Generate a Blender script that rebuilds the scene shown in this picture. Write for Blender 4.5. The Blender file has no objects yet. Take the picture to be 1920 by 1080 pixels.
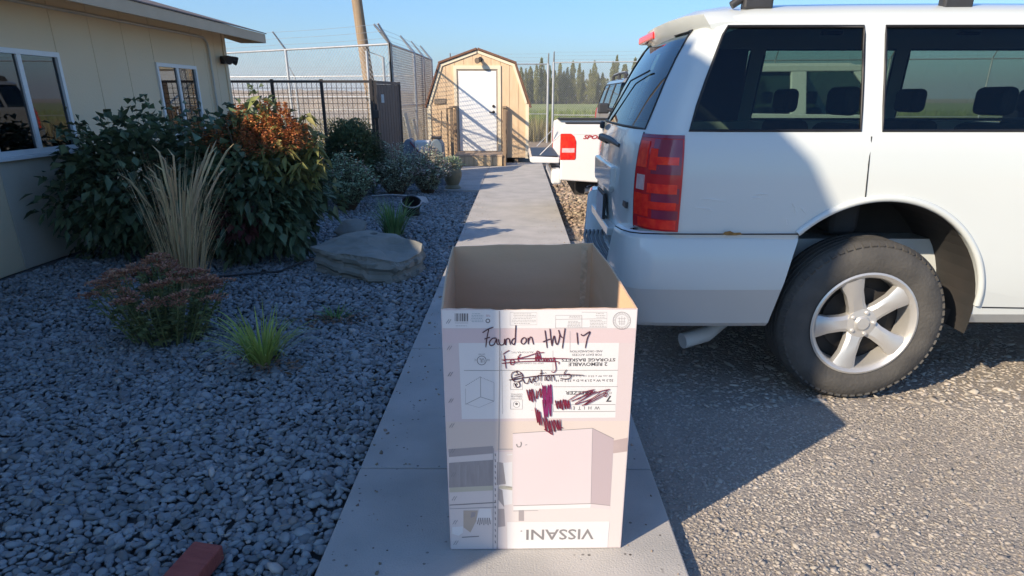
import bpy, bmesh, math, random
import numpy as np
from mathutils import Vector, Matrix
R = math.radians
rng = np.random.default_rng(7)
random.seed(7)
scene = bpy.context.scene
COL = scene.collection

# ------------------------------------------------------------------ camera
cam_d = bpy.data.cameras.new('camera')
cam = bpy.data.objects.new('camera', cam_d)
COL.objects.link(cam)
cam.location = (0, 0, 1.44)
cam.rotation_euler = (R(90 - 21.8), 0, R(0.543))
cam_d.sensor_width = 36
cam_d.lens = 1273 / 1920 * 36
cam_d.shift_y = 153 / 1920
cam_d.clip_start = 0.05
cam_d.clip_end = 9000
scene.camera = cam

# ------------------------------------------------------------------ sky and sun
SUN_EL, SUN_AZ = 28.8, 230.0          # azimuth clockwise from +Y
world = bpy.data.worlds.new('World')
scene.world = world
world.use_nodes = True
wn = world.node_tree
sky = wn.nodes.new('ShaderNodeTexSky')
sky.sky_type = 'NISHITA'
sky.sun_disc = False
sky.sun_elevation = R(SUN_EL)
sky.sun_rotation = R(SUN_AZ)
sky.air_density = 1.1
sky.dust_density = 0.8
sky.ozone_density = 3.0
bg = wn.nodes['Background']
bg.inputs['Strength'].default_value = 0.118
blue = wn.nodes.new('ShaderNodeMixRGB')           # clear, deep blue late summer air
blue.blend_type = 'MULTIPLY'
blue.inputs[0].default_value = 1.0
blue.inputs[2].default_value = (0.52, 0.81, 1.12, 1)
wn.links.new(sky.outputs[0], blue.inputs[1])
wn.links.new(blue.outputs[0], bg.inputs[0])
sun_d = bpy.data.lights.new('sun', 'SUN')
sun_d.energy = 5.0
sun_d.angle = R(0.55)
sun_d.color = (1.0, 0.84, 0.63)
sun = bpy.data.objects.new('sun', sun_d)
COL.objects.link(sun)
_a, _e = R(SUN_AZ), R(SUN_EL)
sdir = Vector((math.sin(_a) * math.cos(_e), math.cos(_a) * math.cos(_e), math.sin(_e)))
sun.rotation_euler = sdir.to_track_quat('Z', 'Y').to_euler()
sun.location = sdir * 30

scene.view_settings.view_transform = 'Standard'
scene.view_settings.look = 'None'
scene.view_settings.gamma = 1.0
scene.view_settings.exposure = 0.62
scene.view_settings.use_curve_mapping = False

# ------------------------------------------------------------------ helpers
def tag(o, label=None, cat=None, group=None, kind=None):
    if label: o['label'] = label
    if cat: o['category'] = cat
    if group: o['group'] = group
    if kind: o['kind'] = kind
    return o

def empty(name, loc=(0, 0, 0), rz=0.0, label=None, cat=None, group=None):
    o = bpy.data.objects.new(name, None)
    o.empty_display_size = 0.2
    COL.objects.link(o)
    o.location = loc
    o.rotation_euler = (0, 0, rz)
    return tag(o, label, cat, group)

def link_mesh(name, me, mat=None, parent=None):
    o = bpy.data.objects.new(name, me)
    COL.objects.link(o)
    if mat is not None and not me.materials:
        me.materials.append(mat)
    if parent is not None:
        o.parent = parent
    return o

class MB:
    """collects shapes, links them as one mesh object"""
    def __init__(s):
        s.v, s.f = [], []
    def add(s, vs, fs):
        b = len(s.v)
        s.v += [tuple(p) for p in vs]
        s.f += [tuple(i + b for i in q) for q in fs]
        return s
    def box(s, x0, x1, y0, y1, z0, z1):
        return s.add([(x0, y0, z0), (x1, y0, z0), (x1, y1, z0), (x0, y1, z0),
                      (x0, y0, z1), (x1, y0, z1), (x1, y1, z1), (x0, y1, z1)],
                     [(0, 3, 2, 1), (4, 5, 6, 7), (0, 1, 5, 4), (1, 2, 6, 5), (2, 3, 7, 6), (3, 0, 4, 7)])
    def bar(s, a, b, w, h, up=(0, 0, 1)):
        a, b = Vector(a), Vector(b)
        d = (b - a).normalized()
        u = Vector(up)
        if abs(d.dot(u)) > 0.98: u = Vector((0, 1, 0))
        r = d.cross(u).normalized()
        u = r.cross(d)
        vs = []
        for p in (a, b):
            for i, j in ((-1, -1), (1, -1), (1, 1), (-1, 1)):
                vs.append(p + r * (i * w / 2) + u * (j * h / 2))
        return s.add(vs, [(0, 1, 2, 3), (7, 6, 5, 4), (0, 4, 5, 1), (1, 5, 6, 2), (2, 6, 7, 3), (3, 7, 4, 0)])
    def tube(s, pts, r, n=8, closed=False, cap=True):
        pts = [Vector(p) for p in pts]
        m = len(pts)
        rr = r if hasattr(r, '__len__') else [r] * m
        vs = []
        prev = None
        for i, p in enumerate(pts):
            if closed:
                d = (pts[(i + 1) % m] - pts[i - 1]).normalized()
            else:
                d = (pts[min(i + 1, m - 1)] - pts[max(i - 1, 0)]).normalized()
            if prev is None:
                u = Vector((0, 0, 1)) if abs(d.z) < 0.9 else Vector((0, 1, 0))
                e1 = d.cross(u).normalized()
            else:
                e1 = (prev - d * prev.dot(d)).normalized()
            prev = e1
            e2 = d.cross(e1)
            for k in range(n):
                a = 2 * math.pi * k / n
                vs.append(p + (e1 * math.cos(a) + e2 * math.sin(a)) * rr[i])
        fs = []
        for i in range(m if closed else m - 1):
            j = (i + 1) % m
            for k in range(n):
                l = (k + 1) % n
                fs.append((i * n + k, i * n + l, j * n + l, j * n + k))
        if cap and not closed:
            fs.append(tuple(range(n - 1, -1, -1)))
            fs.append(tuple((m - 1) * n + k for k in range(n)))
        return s.add(vs, fs)
    def lathe(s, prof, n=24, axis='z', loc=(0, 0, 0)):
        """prof: (radius, height) list"""
        vs, fs = [], []
        for r, h in prof:
            for k in range(n):
                a = 2 * math.pi * k / n
                c, t = r * math.cos(a), r * math.sin(a)
                p = (c, t, h) if axis == 'z' else ((c, h, t) if axis == 'y' else (h, c, t))
                vs.append((p[0] + loc[0], p[1] + loc[1], p[2] + loc[2]))
        m = len(prof)
        for i in range(m - 1):
            for k in range(n):
                l = (k + 1) % n
                fs.append((i * n + k, i * n + l, (i + 1) * n + l, (i + 1) * n + k))
        return s.add(vs, fs)
    def prism(s, poly, a, b, axis='y'):
        """poly in the plane perpendicular to axis, extruded from a to b"""
        n = len(poly)
        def P(p, t):
            if axis == 'y': return (p[0], t, p[1])
            if axis == 'x': return (t, p[0], p[1])
            return (p[0], p[1], t)
        vs = [P(p, a) for p in poly] + [P(p, b) for p in poly]
        fs = [tuple(range(n)), tuple(range(2 * n - 1, n - 1, -1))]
        for i in range(n):
            j = (i + 1) % n
            fs.append((i, i + n, j + n, j))
        return s.add(vs, fs)
    def mesh(s, name, smooth=None, bevel=0, seg=2, fixn=True):
        me = bpy.data.meshes.new(name)
        me.from_pydata(s.v, [], s.f)
        if fixn or bevel:
            bm = bmesh.new()
            bm.from_mesh(me)
            if bevel:
                bmesh.ops.remove_doubles(bm, verts=bm.verts, dist=1e-5)
            if fixn:
                bmesh.ops.recalc_face_normals(bm, faces=bm.faces)
            if bevel:
                bmesh.ops.bevel(bm, geom=[e for e in bm.edges if len(e.link_faces) == 2 and e.calc_face_angle(0) > 0.35],
                                offset=bevel, segments=seg, profile=0.5, affect='EDGES', clamp_overlap=True)
            bm.to_mesh(me)
            bm.free()
        if smooth is not None:
            me.polygons.foreach_set('use_smooth', [True] * len(me.polygons))
            me.set_sharp_from_angle(angle=R(smooth))
        me.update()
        return me
    def build(s, name, mat, parent=None, smooth=None, bevel=0, seg=2, fixn=True):
        return link_mesh(name, s.mesh(name, smooth, bevel, seg, fixn), mat, parent)

def np_mesh(name, verts, faces, smooth=False):
    """fast mesh from numpy arrays, faces all of one size"""
    me = bpy.data.meshes.new(name)
    nf, k = faces.shape
    me.vertices.add(len(verts))
    me.vertices.foreach_set('co', np.ascontiguousarray(verts, dtype=np.float32).ravel())
    me.loops.add(nf * k)
    me.loops.foreach_set('vertex_index', np.ascontiguousarray(faces, dtype=np.int32).ravel())
    me.polygons.add(nf)
    me.polygons.foreach_set('loop_start', np.arange(0, nf * k, k, dtype=np.int32))
    me.polygons.foreach_set('loop_total', np.full(nf, k, dtype=np.int32))
    if smooth:
        me.polygons.foreach_set('use_smooth', np.ones(nf, dtype=bool))
    me.update(calc_edges=True)
    return me

def copy_tree(o, parent=None):
    c = o.copy()
    COL.objects.link(c)
    c.parent = parent
    for ch in list(o.children):
        copy_tree(ch, c)
    return c

# ------------------------------------------------------------------ materials
MATS = {}
def pm(name, c1, c2=None, scale=8.0, rough=0.7, bump=0.0, bscale=None, metal=0.0, island=0.0, coat=0.0,
       spec=0.5, detail=4.0, trans=0.0, sheen=0.0, thin=0.0, stretch=None, spots=None, emit=None):
    """procedural principled material: two colours mixed by noise, bump, random tint per loose piece"""
    m = bpy.data.materials.new(name)
    m.use_nodes = True
    nt = m.node_tree
    N, L = nt.nodes, nt.links
    b = N['Principled BSDF']
    b.inputs['Roughness'].default_value = rough
    b.inputs['Metallic'].default_value = metal
    b.inputs['Specular IOR Level'].default_value = spec
    b.inputs['Coat Weight'].default_value = coat
    b.inputs['Coat Roughness'].default_value = 0.05
    tc = N.new('ShaderNodeTexCoord')
    vec = tc.outputs['Object']
    if stretch:
        mp = N.new('ShaderNodeMapping')
        mp.inputs['Scale'].default_value = stretch
        L.new(vec, mp.inputs[0])
        vec = mp.outputs[0]
    c2 = c2 or tuple(x * 0.8 for x in c1)
    nz = N.new('ShaderNodeTexNoise')
    nz.inputs['Scale'].default_value = scale
    nz.inputs['Detail'].default_value = detail
    L.new(vec, nz.inputs['Vector'])
    rp = N.new('ShaderNodeValToRGB')
    rp.color_ramp.elements[0].position = 0.32
    rp.color_ramp.elements[1].position = 0.68
    rp.color_ramp.elements[0].color = (*c1, 1)
    rp.color_ramp.elements[1].color = (*c2, 1)
    L.new(nz.outputs['Fac'], rp.inputs[0])
    col = rp.outputs[0]
    if spots:                                   # (scale, radius, colour)
        vo = N.new('ShaderNodeTexVoronoi')
        vo.inputs['Scale'].default_value = spots[0]
        L.new(tc.outputs['Object'], vo.inputs['Vector'])
        r2 = N.new('ShaderNodeValToRGB')
        r2.color_ramp.elements[0].position = spots[1]
        r2.color_ramp.elements[0].color = (1, 1, 1, 1)
        r2.color_ramp.elements[1].position = spots[1] + 0.03
        r2.color_ramp.elements[1].color = (0, 0, 0, 1)
        L.new(vo.outputs['Distance'], r2.inputs[0])
        n3 = N.new('ShaderNodeTexNoise')
        n3.inputs['Scale'].default_value = spots[0] * 0.35
        L.new(tc.outputs['Object'], n3.inputs['Vector'])
        r3 = N.new('ShaderNodeValToRGB')
        r3.color_ramp.elements[0].position = 0.5
        r3.color_ramp.elements[1].position = 0.62
        L.new(n3.outputs['Fac'], r3.inputs[0])
        mu = N.new('ShaderNodeMath'); mu.operation = 'MULTIPLY'
        L.new(r2.outputs[0], mu.inputs[0]); L.new(r3.outputs[0], mu.inputs[1])
        mx = N.new('ShaderNodeMixRGB')
        mx.inputs[2].default_value = (*spots[2], 1)
        L.new(mu.outputs[0], mx.inputs[0]); L.new(col, mx.inputs[1])
        col = mx.outputs[0]
    if island:
        ge = N.new('ShaderNodeNewGeometry')
        mr = N.new('ShaderNodeMapRange')
        mr.inputs['To Min'].default_value = 1 - island
        mr.inputs['To Max'].default_value = 1 + island
        L.new(ge.outputs['Random Per Island'], mr.inputs[0])
        hs = N.new('ShaderNodeHueSaturation')
        L.new(mr.outputs[0], hs.inputs['Value'])
        m2 = N.new('ShaderNodeMath'); m2.operation = 'MULTIPLY_ADD'
        m2.inputs[1].default_value = 0.05 * min(1, island * 2)
        m2.inputs[2].default_value = 0.5 - 0.025 * min(1, island * 2)
        w = N.new('ShaderNodeTexWhiteNoise'); w.noise_dimensions = '1D'
        L.new(ge.outputs['Random Per Island'], w.inputs['W'])
        L.new(w.outputs['Value'], m2.inputs[0])
        L.new(m2.outputs[0], hs.inputs['Hue'])
        L.new(col, hs.inputs['Color'])
        col = hs.outputs[0]
    L.new(col, b.inputs['Base Color'])
    if bump:
        n2 = N.new('ShaderNodeTexNoise')
        n2.inputs['Scale'].default_value = bscale or scale * 4
        n2.inputs['Detail'].default_value = 5
        L.new(vec, n2.inputs['Vector'])
        bp = N.new('ShaderNodeBump')
        bp.inputs['Strength'].default_value = bump
        bp.inputs['Distance'].default_value = 0.02
        L.new(n2.outputs['Fac'], bp.inputs['Height'])
        L.new(bp.outputs[0], b.inputs['Normal'])
    if thin:                                    # light through leaves
        tr = N.new('ShaderNodeBsdfTranslucent')
        L.new(col, tr.inputs[0])
        ms = N.new('ShaderNodeMixShader')
        ms.inputs[0].default_value = thin
        L.new(b.outputs[0], ms.inputs[1]); L.new(tr.outputs[0], ms.inputs[2])
        L.new(ms.outputs[0], N['Material Output'].inputs[0])
    if emit:
        b.inputs['Emission Color'].default_value = (*emit, 1)
        b.inputs['Emission Strength'].default_value = 1
    MATS[name] = m
    return m

def glass_mat(name, tint, refl=(0.9, 0.95, 1.0), rough=0.01, ior=1.5, coat=1.0):
    m = bpy.data.materials.new(name)
    m.use_nodes = True
    N, L = m.node_tree.nodes, m.node_tree.links
    N.remove(N['Principled BSDF'])
    t = N.new('ShaderNodeBsdfTransparent'); t.inputs[0].default_value = (*tint, 1)
    g = N.new('ShaderNodeBsdfGlossy'); g.inputs['Roughness'].default_value = rough
    g.inputs[0].default_value = (*refl, 1)
    fr = N.new('ShaderNodeFresnel'); fr.inputs[0].default_value = ior
    ms = N.new('ShaderNodeMixShader')
    L.new(fr.outputs[0], ms.inputs[0]); L.new(t.outputs[0], ms.inputs[1]); L.new(g.outputs[0], ms.inputs[2])
    L.new(ms.outputs[0], N['Material Output'].inputs[0])
    return m

M_concrete = pm('concrete', (0.37, 0.355, 0.335), (0.47, 0.445, 0.42), 3.1, 0.85, 0.25, 140, spots=(26, 0.13, (0.07, 0.06, 0.05)))
M_asphalt = pm('worn_asphalt', (0.25, 0.22, 0.192), (0.32, 0.285, 0.25), 3.0, 0.9, 0.8, 60)
M_chip = pm('asphalt_chips', (0.31, 0.275, 0.24), (0.40, 0.36, 0.315), 1.3, 0.9, 0.3, 90, island=0.22)
M_dirt = pm('dirt_lot', (0.23, 0.175, 0.13), (0.31, 0.25, 0.19), 1.6, 0.95, 0.7, 40)
M_bed = pm('bed_soil', (0.085, 0.095, 0.10), (0.12, 0.128, 0.135), 6, 0.95, 0.5)
M_pebble = pm('river_pebble', (0.175, 0.197, 0.21), (0.255, 0.275, 0.285), 5, 0.62, 0.15, 60, island=0.36)
M_ground = pm('dry_ground', (0.28, 0.21, 0.145), (0.36, 0.28, 0.20), 0.05, 0.95, 0.3, 3)
M_field = pm('green_field', (0.15, 0.19, 0.045), (0.26, 0.27, 0.08), 0.12, 0.9, 0.6, 2)
M_galv = pm('galvanised_steel', (0.42, 0.43, 0.44), (0.52, 0.53, 0.54), 9, 0.45, metal=0.6)
M_black_metal = pm('black_metal', (0.022, 0.020, 0.022), (0.035, 0.03, 0.03), 9, 0.45)
M_wood_pole = pm('pole_wood', (0.26, 0.18, 0.11), (0.34, 0.25, 0.165), 5, 0.85, 0.5, 30, stretch=(6, 6, 0.5))
M_wall = pm('cream_siding', (0.76, 0.60, 0.39), (0.79, 0.63, 0.42), 1.3, 0.8, 0.15, 40, detail=7)
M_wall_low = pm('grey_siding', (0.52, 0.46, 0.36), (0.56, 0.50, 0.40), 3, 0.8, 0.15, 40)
M_trim = pm('tan_trim', (0.54, 0.41, 0.27), (0.58, 0.445, 0.30), 4, 0.7)
M_shingle = pm('roof_shingle', (0.15, 0.12, 0.11), (0.2, 0.165, 0.15), 14, 0.9, 0.6, 60)
M_white = pm('white_paint', (0.76, 0.76, 0.74), (0.8, 0.8, 0.78), 5, 0.45, 0.05, 40)
M_gutter = pm('conduit_grey', (0.55, 0.52, 0.46), (0.6, 0.57, 0.5), 5, 0.5)
# ------------------------------------------------------------------ ground sheets
SW_L, SW_R = -0.661, 0.559
def sheet(name, x0, x1, y0, y1, z, mat, nx=1, ny=1, wob=0.0):
    xs, ys = np.linspace(x0, x1, nx + 1), np.linspace(y0, y1, ny + 1)
    gx, gy = np.meshgrid(xs, ys)
    gz = np.full(gx.shape, z)
    if wob:
        gz = gz + wob * (np.sin(gx * 1.7 + gy * 0.6) + np.sin(gy * 1.1 - gx * 0.8)) * 0.5
    v = np.stack([gx.ravel(), gy.ravel(), gz.ravel()], 1)
    i = np.arange(ny)[:, None] * (nx + 1) + np.arange(nx)[None, :]
    f = np.stack([i, i + 1, i + nx + 2, i + nx + 1], -1).reshape(-1, 4)
    o = link_mesh(name, np_mesh(name, v, f), mat)
    o['kind'] = 'structure'
    return o

sheet('ground', -4000, 4000, -300, 6000, -0.14, M_ground)
sheet('field', -1.5, 400, 33, 245, -0.125, M_field)
sheet('dirt_lot', -7, 60, 7.2, 33, -0.085, M_dirt)
sheet('asphalt_lot', SW_R - 0.02, 40, -8, 7.6, -0.048, M_asphalt, 60, 30, 0.004)
sheet('gravel_bed', -9, SW_L + 0.03, -4, 13.2, -0.06, M_bed)

# asphalt edge and loose chips: thousands of small angular stones
def ico(sub):
    bm = bmesh.new()
    bmesh.ops.create_icosphere(bm, subdivisions=sub, radius=1)
    v = np.array([p.co[:] for p in bm.verts])
    f = np.array([[q.index for q in t.verts] for t in bm.faces])
    bm.free()
    return v, f

def rocks(name, pts, size, mat, sub=1, flat=0.6, jag=0.12, var=0.35, smooth=True, kinds=6, long=0.25):
    bv, bf = ico(sub)
    n = len(pts)
    shapes = []
    for k in range(kinds):
        off = rng.normal(size=3) * 3
        d = 1 + jag * (np.sin(bv @ rng.normal(size=3) * 2.1 + off[0]) + np.sin(bv @ rng.normal(size=3) * 3.3 + off[1]))
        shapes.append(bv * d[:, None])
    shapes = np.array(shapes)[rng.integers(0, kinds, n)]
    sc = np.stack([1 + rng.uniform(-.1, long, n) * 1.6, 1 - rng.uniform(-.1, long, n), np.full(n, flat) * rng.uniform(.75, 1.25, n)], 1)
    s = size * np.exp(rng.normal(size=n) * var)
    shapes = shapes * sc[:, None, :] * s[:, None, None]
    yaw = rng.uniform(0, 2 * np.pi, n)
    t1, t2 = rng.normal(size=n) * .28, rng.normal(size=n) * .28
    cy, sy = np.cos(yaw), np.sin(yaw)
    x = shapes[..., 0] * cy[:, None] - shapes[..., 1] * sy[:, None]
    y = shapes[..., 0] * sy[:, None] + shapes[..., 1] * cy[:, None]
    z = shapes[..., 2] + x * t1[:, None] + y * t2[:, None]
    v = np.stack([x, y, z], -1) + pts[:, None, :]
    f = bf[None] + (np.arange(n) * len(bv))[:, None, None]
    return link_mesh(name, np_mesh(name, v.reshape(-1, 3), f.reshape(-1, 3), smooth), mat)

def jitter_grid(x0, x1, y0, y1, sp, j=0.45):
    xs, ys = np.arange(x0, x1, sp), np.arange(y0, y1, sp)
    gx, gy = np.meshgrid(xs, ys)
    p = np.stack([gx.ravel(), gy.ravel()], 1)
    return p + rng.uniform(-j, j, p.shape) * sp

# pebble bed
def bed_ok(p):
    return (p[:, 0] < SW_L - 0.012) & (p[:, 0] > -0.92 * p[:, 1] - 0.6)
near = jitter_grid(-3.4, SW_L, 1.15, 4.3, 0.0240); near = near[bed_ok(near)]
mid = jitter_grid(-4.4, SW_L, 4.3, 7.4, 0.033); mid = mid[bed_ok(mid)]
far = jitter_grid(-4.5, SW_L, 7.4, 12.6, 0.043); far = far[bed_ok(far)]
far = far[~((far[:, 0] > -1.27) & (far[:, 1] > 11.75))]
def heights(p, s):
    edge = np.clip((SW_L - p[:, 0]) / 0.25, 0, 1)
    h = -0.028 + 0.014 * np.sin(p[:, 0] * 2.3 + p[:, 1] * 1.1) + rng.uniform(-.5, .5, len(p)) * s * .55
    return np.concatenate([p, (h - (1 - edge) * 0.012)[:, None]], 1)
g1 = rocks('near_river_pebbles', heights(near, .03), 0.0142, M_pebble, 2, 0.62, 0.11, 0.26)
tag(g1, 'rounded dark grey river pebbles filling the bed beside the walk in the foreground', 'gravel', kind='stuff')
g2 = rocks('middle_river_pebbles', heights(mid, .03), 0.0180, M_pebble, 1, 0.66, 0.11, 0.25)
tag(g2, 'dark grey river pebbles around the boulder and daylilies', 'gravel', kind='stuff')
g3 = rocks('far_river_pebbles', heights(far, .03), 0.0228, M_pebble, 1, 0.62, 0.11, 0.25)
tag(g3, 'dark grey river pebbles between sage bushes and the far walk', 'gravel', kind='stuff')
M_pale = pm('pale_pebble', (0.30, 0.28, 0.27), (0.42, 0.40, 0.38), 5, 0.7, island=0.3)
pp = np.stack([rng.uniform(-2.6, SW_L - .03, 90), rng.uniform(1.4, 7, 90)], 1); pp = pp[bed_ok(pp)]
g4 = rocks('pale_stone_chips', np.concatenate([pp, np.full((len(pp), 1), -0.004)], 1), 0.014, M_pale, 1, 0.5, 0.2, 0.4)
tag(g4, 'small pale chips scattered on the dark pebbles', 'gravel', kind='stuff')

# crushed chips of the lot
c1 = jitter_grid(SW_R + 0.012, 2.9, 1.3, 3.2, 0.0108)
c1 = c1[c1[:, 0] < 0.85 * c1[:, 1] + 0.75]
c2 = jitter_grid(SW_R + 0.012, 4.4, 3.2, 7.4, 0.026)
c2 = c2[c2[:, 0] < 0.85 * c2[:, 1] + 0.75]
def lot_z(p, lo=-0.049, var=0.004):
    return np.concatenate([p, (lo + 0.004 * (np.sin(p[:, 0] * 1.7 + p[:, 1] * .6) + np.sin(p[:, 1] * 1.1 - p[:, 0] * .8)) * .5
                               + rng.uniform(-var, var, len(p)))[:, None]], 1)
c1 = c1[rng.uniform(size=len(c1)) < 0.86 + 0.14 * np.sin(c1[:, 0] * 9) * np.sin(c1[:, 1] * 7)]
g5 = rocks('near_asphalt_chips', lot_z(c1, -0.0502, 0.002), 0.0070, M_chip, 1, 0.42, 0.26, 0.3, smooth=False)
tag(g5, 'coarse broken chips of the worn asphalt lot right of the walk', 'gravel', kind='stuff')
g6 = rocks('far_asphalt_chips', lot_z(c2, -0.0505, .003), 0.0120, M_chip, 1, 0.4, 0.24, 0.35, smooth=False)
tag(g6, 'coarse asphalt chips under and behind the parked vehicle', 'gravel', kind='stuff')
M_dirtstone = pm('dirt_gravel', (0.25, 0.18, 0.13), (0.36, 0.29, 0.22), 2, 0.9, island=0.4)
c3 = jitter_grid(SW_R + 0.03, 5, 7.4, 16, 0.06)
g7 = rocks('lot_gravel', np.concatenate([c3, np.full((len(c3), 1), -0.083)], 1), 0.021, M_dirtstone, 1, 0.5, 0.2, 0.4, smooth=False)
tag(g7, 'reddish brown gravel of the far lot under the pickup', 'gravel', kind='stuff')

# ------------------------------------------------------------------ concrete walk, slab by slab
walk = empty('sidewalk', (0, 0, 0)); walk['kind'] = 'structure'
def slab(x0, x1, y0, y1, parent=walk):
    g = 0.004
    MB().box(x0, x1, y0 + g, y1 - g, -0.13, 0).build('slab', M_concrete, parent, bevel=0.006, seg=2)
ys = [-1.91, -0.445, 1.02, 2.486, 3.951, 5.416, 6.881, 8.346, 9.811, 11.76]
for a, b in zip(ys[:-1], ys[1:]):
    slab(SW_L, SW_R, a, b)
MB().box(SW_L + 0.02, SW_R - 0.02, -1.9, 11.7, -0.12, -0.012).build('joint_filler', M_bed, walk)
land = empty('landing', (0, 0, 0)); land['kind'] = 'structure'
for a, b in ((11.76, 13.2), (13.2, 14.65), (14.65, 16.09)):
    slab(-1.27, SW_L - 0.004, a, b, land)
    slab(SW_L, SW_R, a, b, land)
slab(-0.3, SW_R, 16.09, 17.0, land)
MB().box(-1.25, SW_R - 0.02, 11.78, 16.07, -0.12, -0.012).build('joint_filler', M_bed, land)
# ------------------------------------------------------------------ low building on the left
bld = empty('building', (-4.6, 11.66, -0.05), 0, 'long low cream building with tan eave fascia along the planting bed', 'building')
def bpart(mb, name, mat, parent=None, **k):
    o = mb.build(name, mat, parent or bld, **k)
    if parent is None:
        o.matrix_parent_inverse = Matrix.Translation((4.6, -11.66, 0.05))
    return o
WX = -4.6                     # wall plane
Y0, Y1 = -7.0, 11.66
# wall with window openings, in panels between grooves
wins = [(9.35, 10.5, 0.95, 1.86), (6.2, 7.4, 0.95, 1.86)]
def wall_panel(y0, y1, z0, z1, mat):
    bpart(MB().box(WX - 0.06, WX, y0 + 0.004, y1 - 0.004, z0, z1), 'siding_panel', mat, bevel=0.004, seg=1)
edges = [-7.0, -5.0, -3.0, -1.0, 1.0, 2.3, 3.6, 4.25, 4.9, 5.55, 6.2, 7.4, 8.05, 8.7, 9.35, 10.5, 10.88, 11.26, 11.66]
for a, b in zip(edges[:-1], edges[1:]):
    w = [q for q in wins if abs(q[0] - a) < 1e-6]
    if w:
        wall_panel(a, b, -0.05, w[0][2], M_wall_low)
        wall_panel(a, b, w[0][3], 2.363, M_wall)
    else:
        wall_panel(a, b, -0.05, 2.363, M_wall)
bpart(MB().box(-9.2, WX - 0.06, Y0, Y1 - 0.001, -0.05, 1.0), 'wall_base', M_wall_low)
bpart(MB().box(-9.2, WX - 0.061, Y1 - 0.12, Y1, 1.0, 2.36), 'end_wall', M_wall)
bpart(MB().box(-9.2, -9.1, Y0, Y1 - .2, 1.0, 2.36), 'back_wall', M_wall)
bpart(MB().box(WX - 0.001, WX + 0.018, Y1 - 0.09, Y1 + 0.018, -0.05, 2.362), 'corner_board', M_wall, bevel=0.003, seg=1)
M_pane = glass_mat('window_pane', (0.16, 0.18, 0.2), ior=1.9)
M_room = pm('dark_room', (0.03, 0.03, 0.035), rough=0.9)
for y0, y1, z0, z1 in wins:
    fr = MB()
    t = 0.045
    fr.box(WX - 0.03, WX + 0.022, y0, y1, z0, z0 + t).box(WX - 0.03, WX + 0.022, y0, y1, z1 - t, z1)
    fr.box(WX - 0.03, WX + 0.022, y0, y0 + t, z0 + t, z1 - t).box(WX - 0.03, WX + 0.022, y1 - t, y1, z0 + t, z1 - t)
    ym = (y0 + y1) / 2
    fr.box(WX - 0.03, WX + 0.014, ym - 0.03, ym + 0.03, z0 + t, z1 - t)
    w = bpart(fr, 'window', M_white)
    for a, b in ((y0 + t, ym - 0.03), (ym + 0.03, y1 - t)):
        MB().box(WX - 0.012, WX - 0.006, a, b, z0 + t, z1 - t).build('pane', M_pane, w)
    MB().box(WX - 0.02, WX + 0.05, y0 - 0.03, y1 + 0.03, z0 - 0.035, z0 - 0.002).build('sill', M_white, w, bevel=0.004)
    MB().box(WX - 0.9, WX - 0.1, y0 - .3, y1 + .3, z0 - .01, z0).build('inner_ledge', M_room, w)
# roof: soffit, fascia, shingles
EX = -4.03
bpart(MB().box(-9.4, EX - 0.02, -7.2, 11.92, 2.365, 2.379), 'soffit', M_trim)
bpart(MB().box(EX - 0.02, EX, -7.2, 11.94, 2.25, 2.380), 'fascia', M_trim, bevel=0.004, seg=1)
bpart(MB().prism([(EX - 0.021, 2.25), (EX - 0.021, 2.375), (-6.8, 3.08), (-6.8, 2.94), (EX - 0.4, 2.25)], 11.92, 11.94), 'rake_board', M_trim)
roof = bpart(MB().prism([(EX + 0.012, 2.382), (EX + 0.012, 2.396), (-6.8, 3.13), (-9.5, 2.40), (-9.5, 2.382), (-6.8, 3.095)], -7.2, 11.97), 'roof', M_shingle)
# conduit bend and corner floodlight
bpart(MB().tube([(WX + 0.03, 3.2, 2.26), (WX + 0.03, 10.5, 2.26), (WX + 0.03, 10.86, 2.255), (WX + 0.03, 10.96, 2.20), (WX + 0.03, 10.99, 2.10), (WX + 0.03, 11.0, 0.0)], 0.017, 8), 'conduit', M_gutter, smooth=50)
fl = MB().box(WX, WX + 0.07, 11.42, 11.52, 1.93, 2.04)
flo = bpart(fl, 'floodlight', M_black_metal, bevel=0.01)
for dy in (-0.11, 0.11):
    h = MB()
    d = Vector((0.75, dy * 5, -0.35)).normalized()
    c = Vector((WX + 0.08, 11.47 + dy * 0.6, 2.02))
    h.tube([c, c + d * 0.05, c + d * 0.11, c + d * 0.14], [0.03, 0.045, 0.062, 0.064], 12)
    h.build('lamp_head', M_black_metal, flo, smooth=40)
# ------------------------------------------------------------------ unseen block added left of the camera, shaped to shade the near walk
shade_block = empty('shade_wall', (-3.3, -0.8, -0.05), 0, 'unseen tall cream block added left of the camera, shaped to cast the shade on the near walk', 'wall')
prof = [(-0.80, -0.05), (-0.80, 4.34), (-0.62, 4.52), (-0.15, 4.60), (3.0, 4.60), (3.0, -0.05)]
o = MB().prism(prof, -3.98, -3.3, 'x').build('wall', M_wall, shade_block)
o.matrix_parent_inverse = Matrix.Translation((3.3, 0.8, 0.05))
o = MB().box(-3.985, -3.28, 0.1, 3.02, 4.60, 4.64).build('roof', M_shingle, shade_block)
o.matrix_parent_inverse = Matrix.Translation((3.3, 0.8, 0.05))
def at_world(o):
    o.matrix_parent_inverse = o.parent.matrix_basis.inverted()
    return o
def wb(mb, name, mat, parent, **k):
    """build a part given in world coordinates under a thing"""
    return at_world(mb.build(name, mat, parent, **k))

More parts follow.
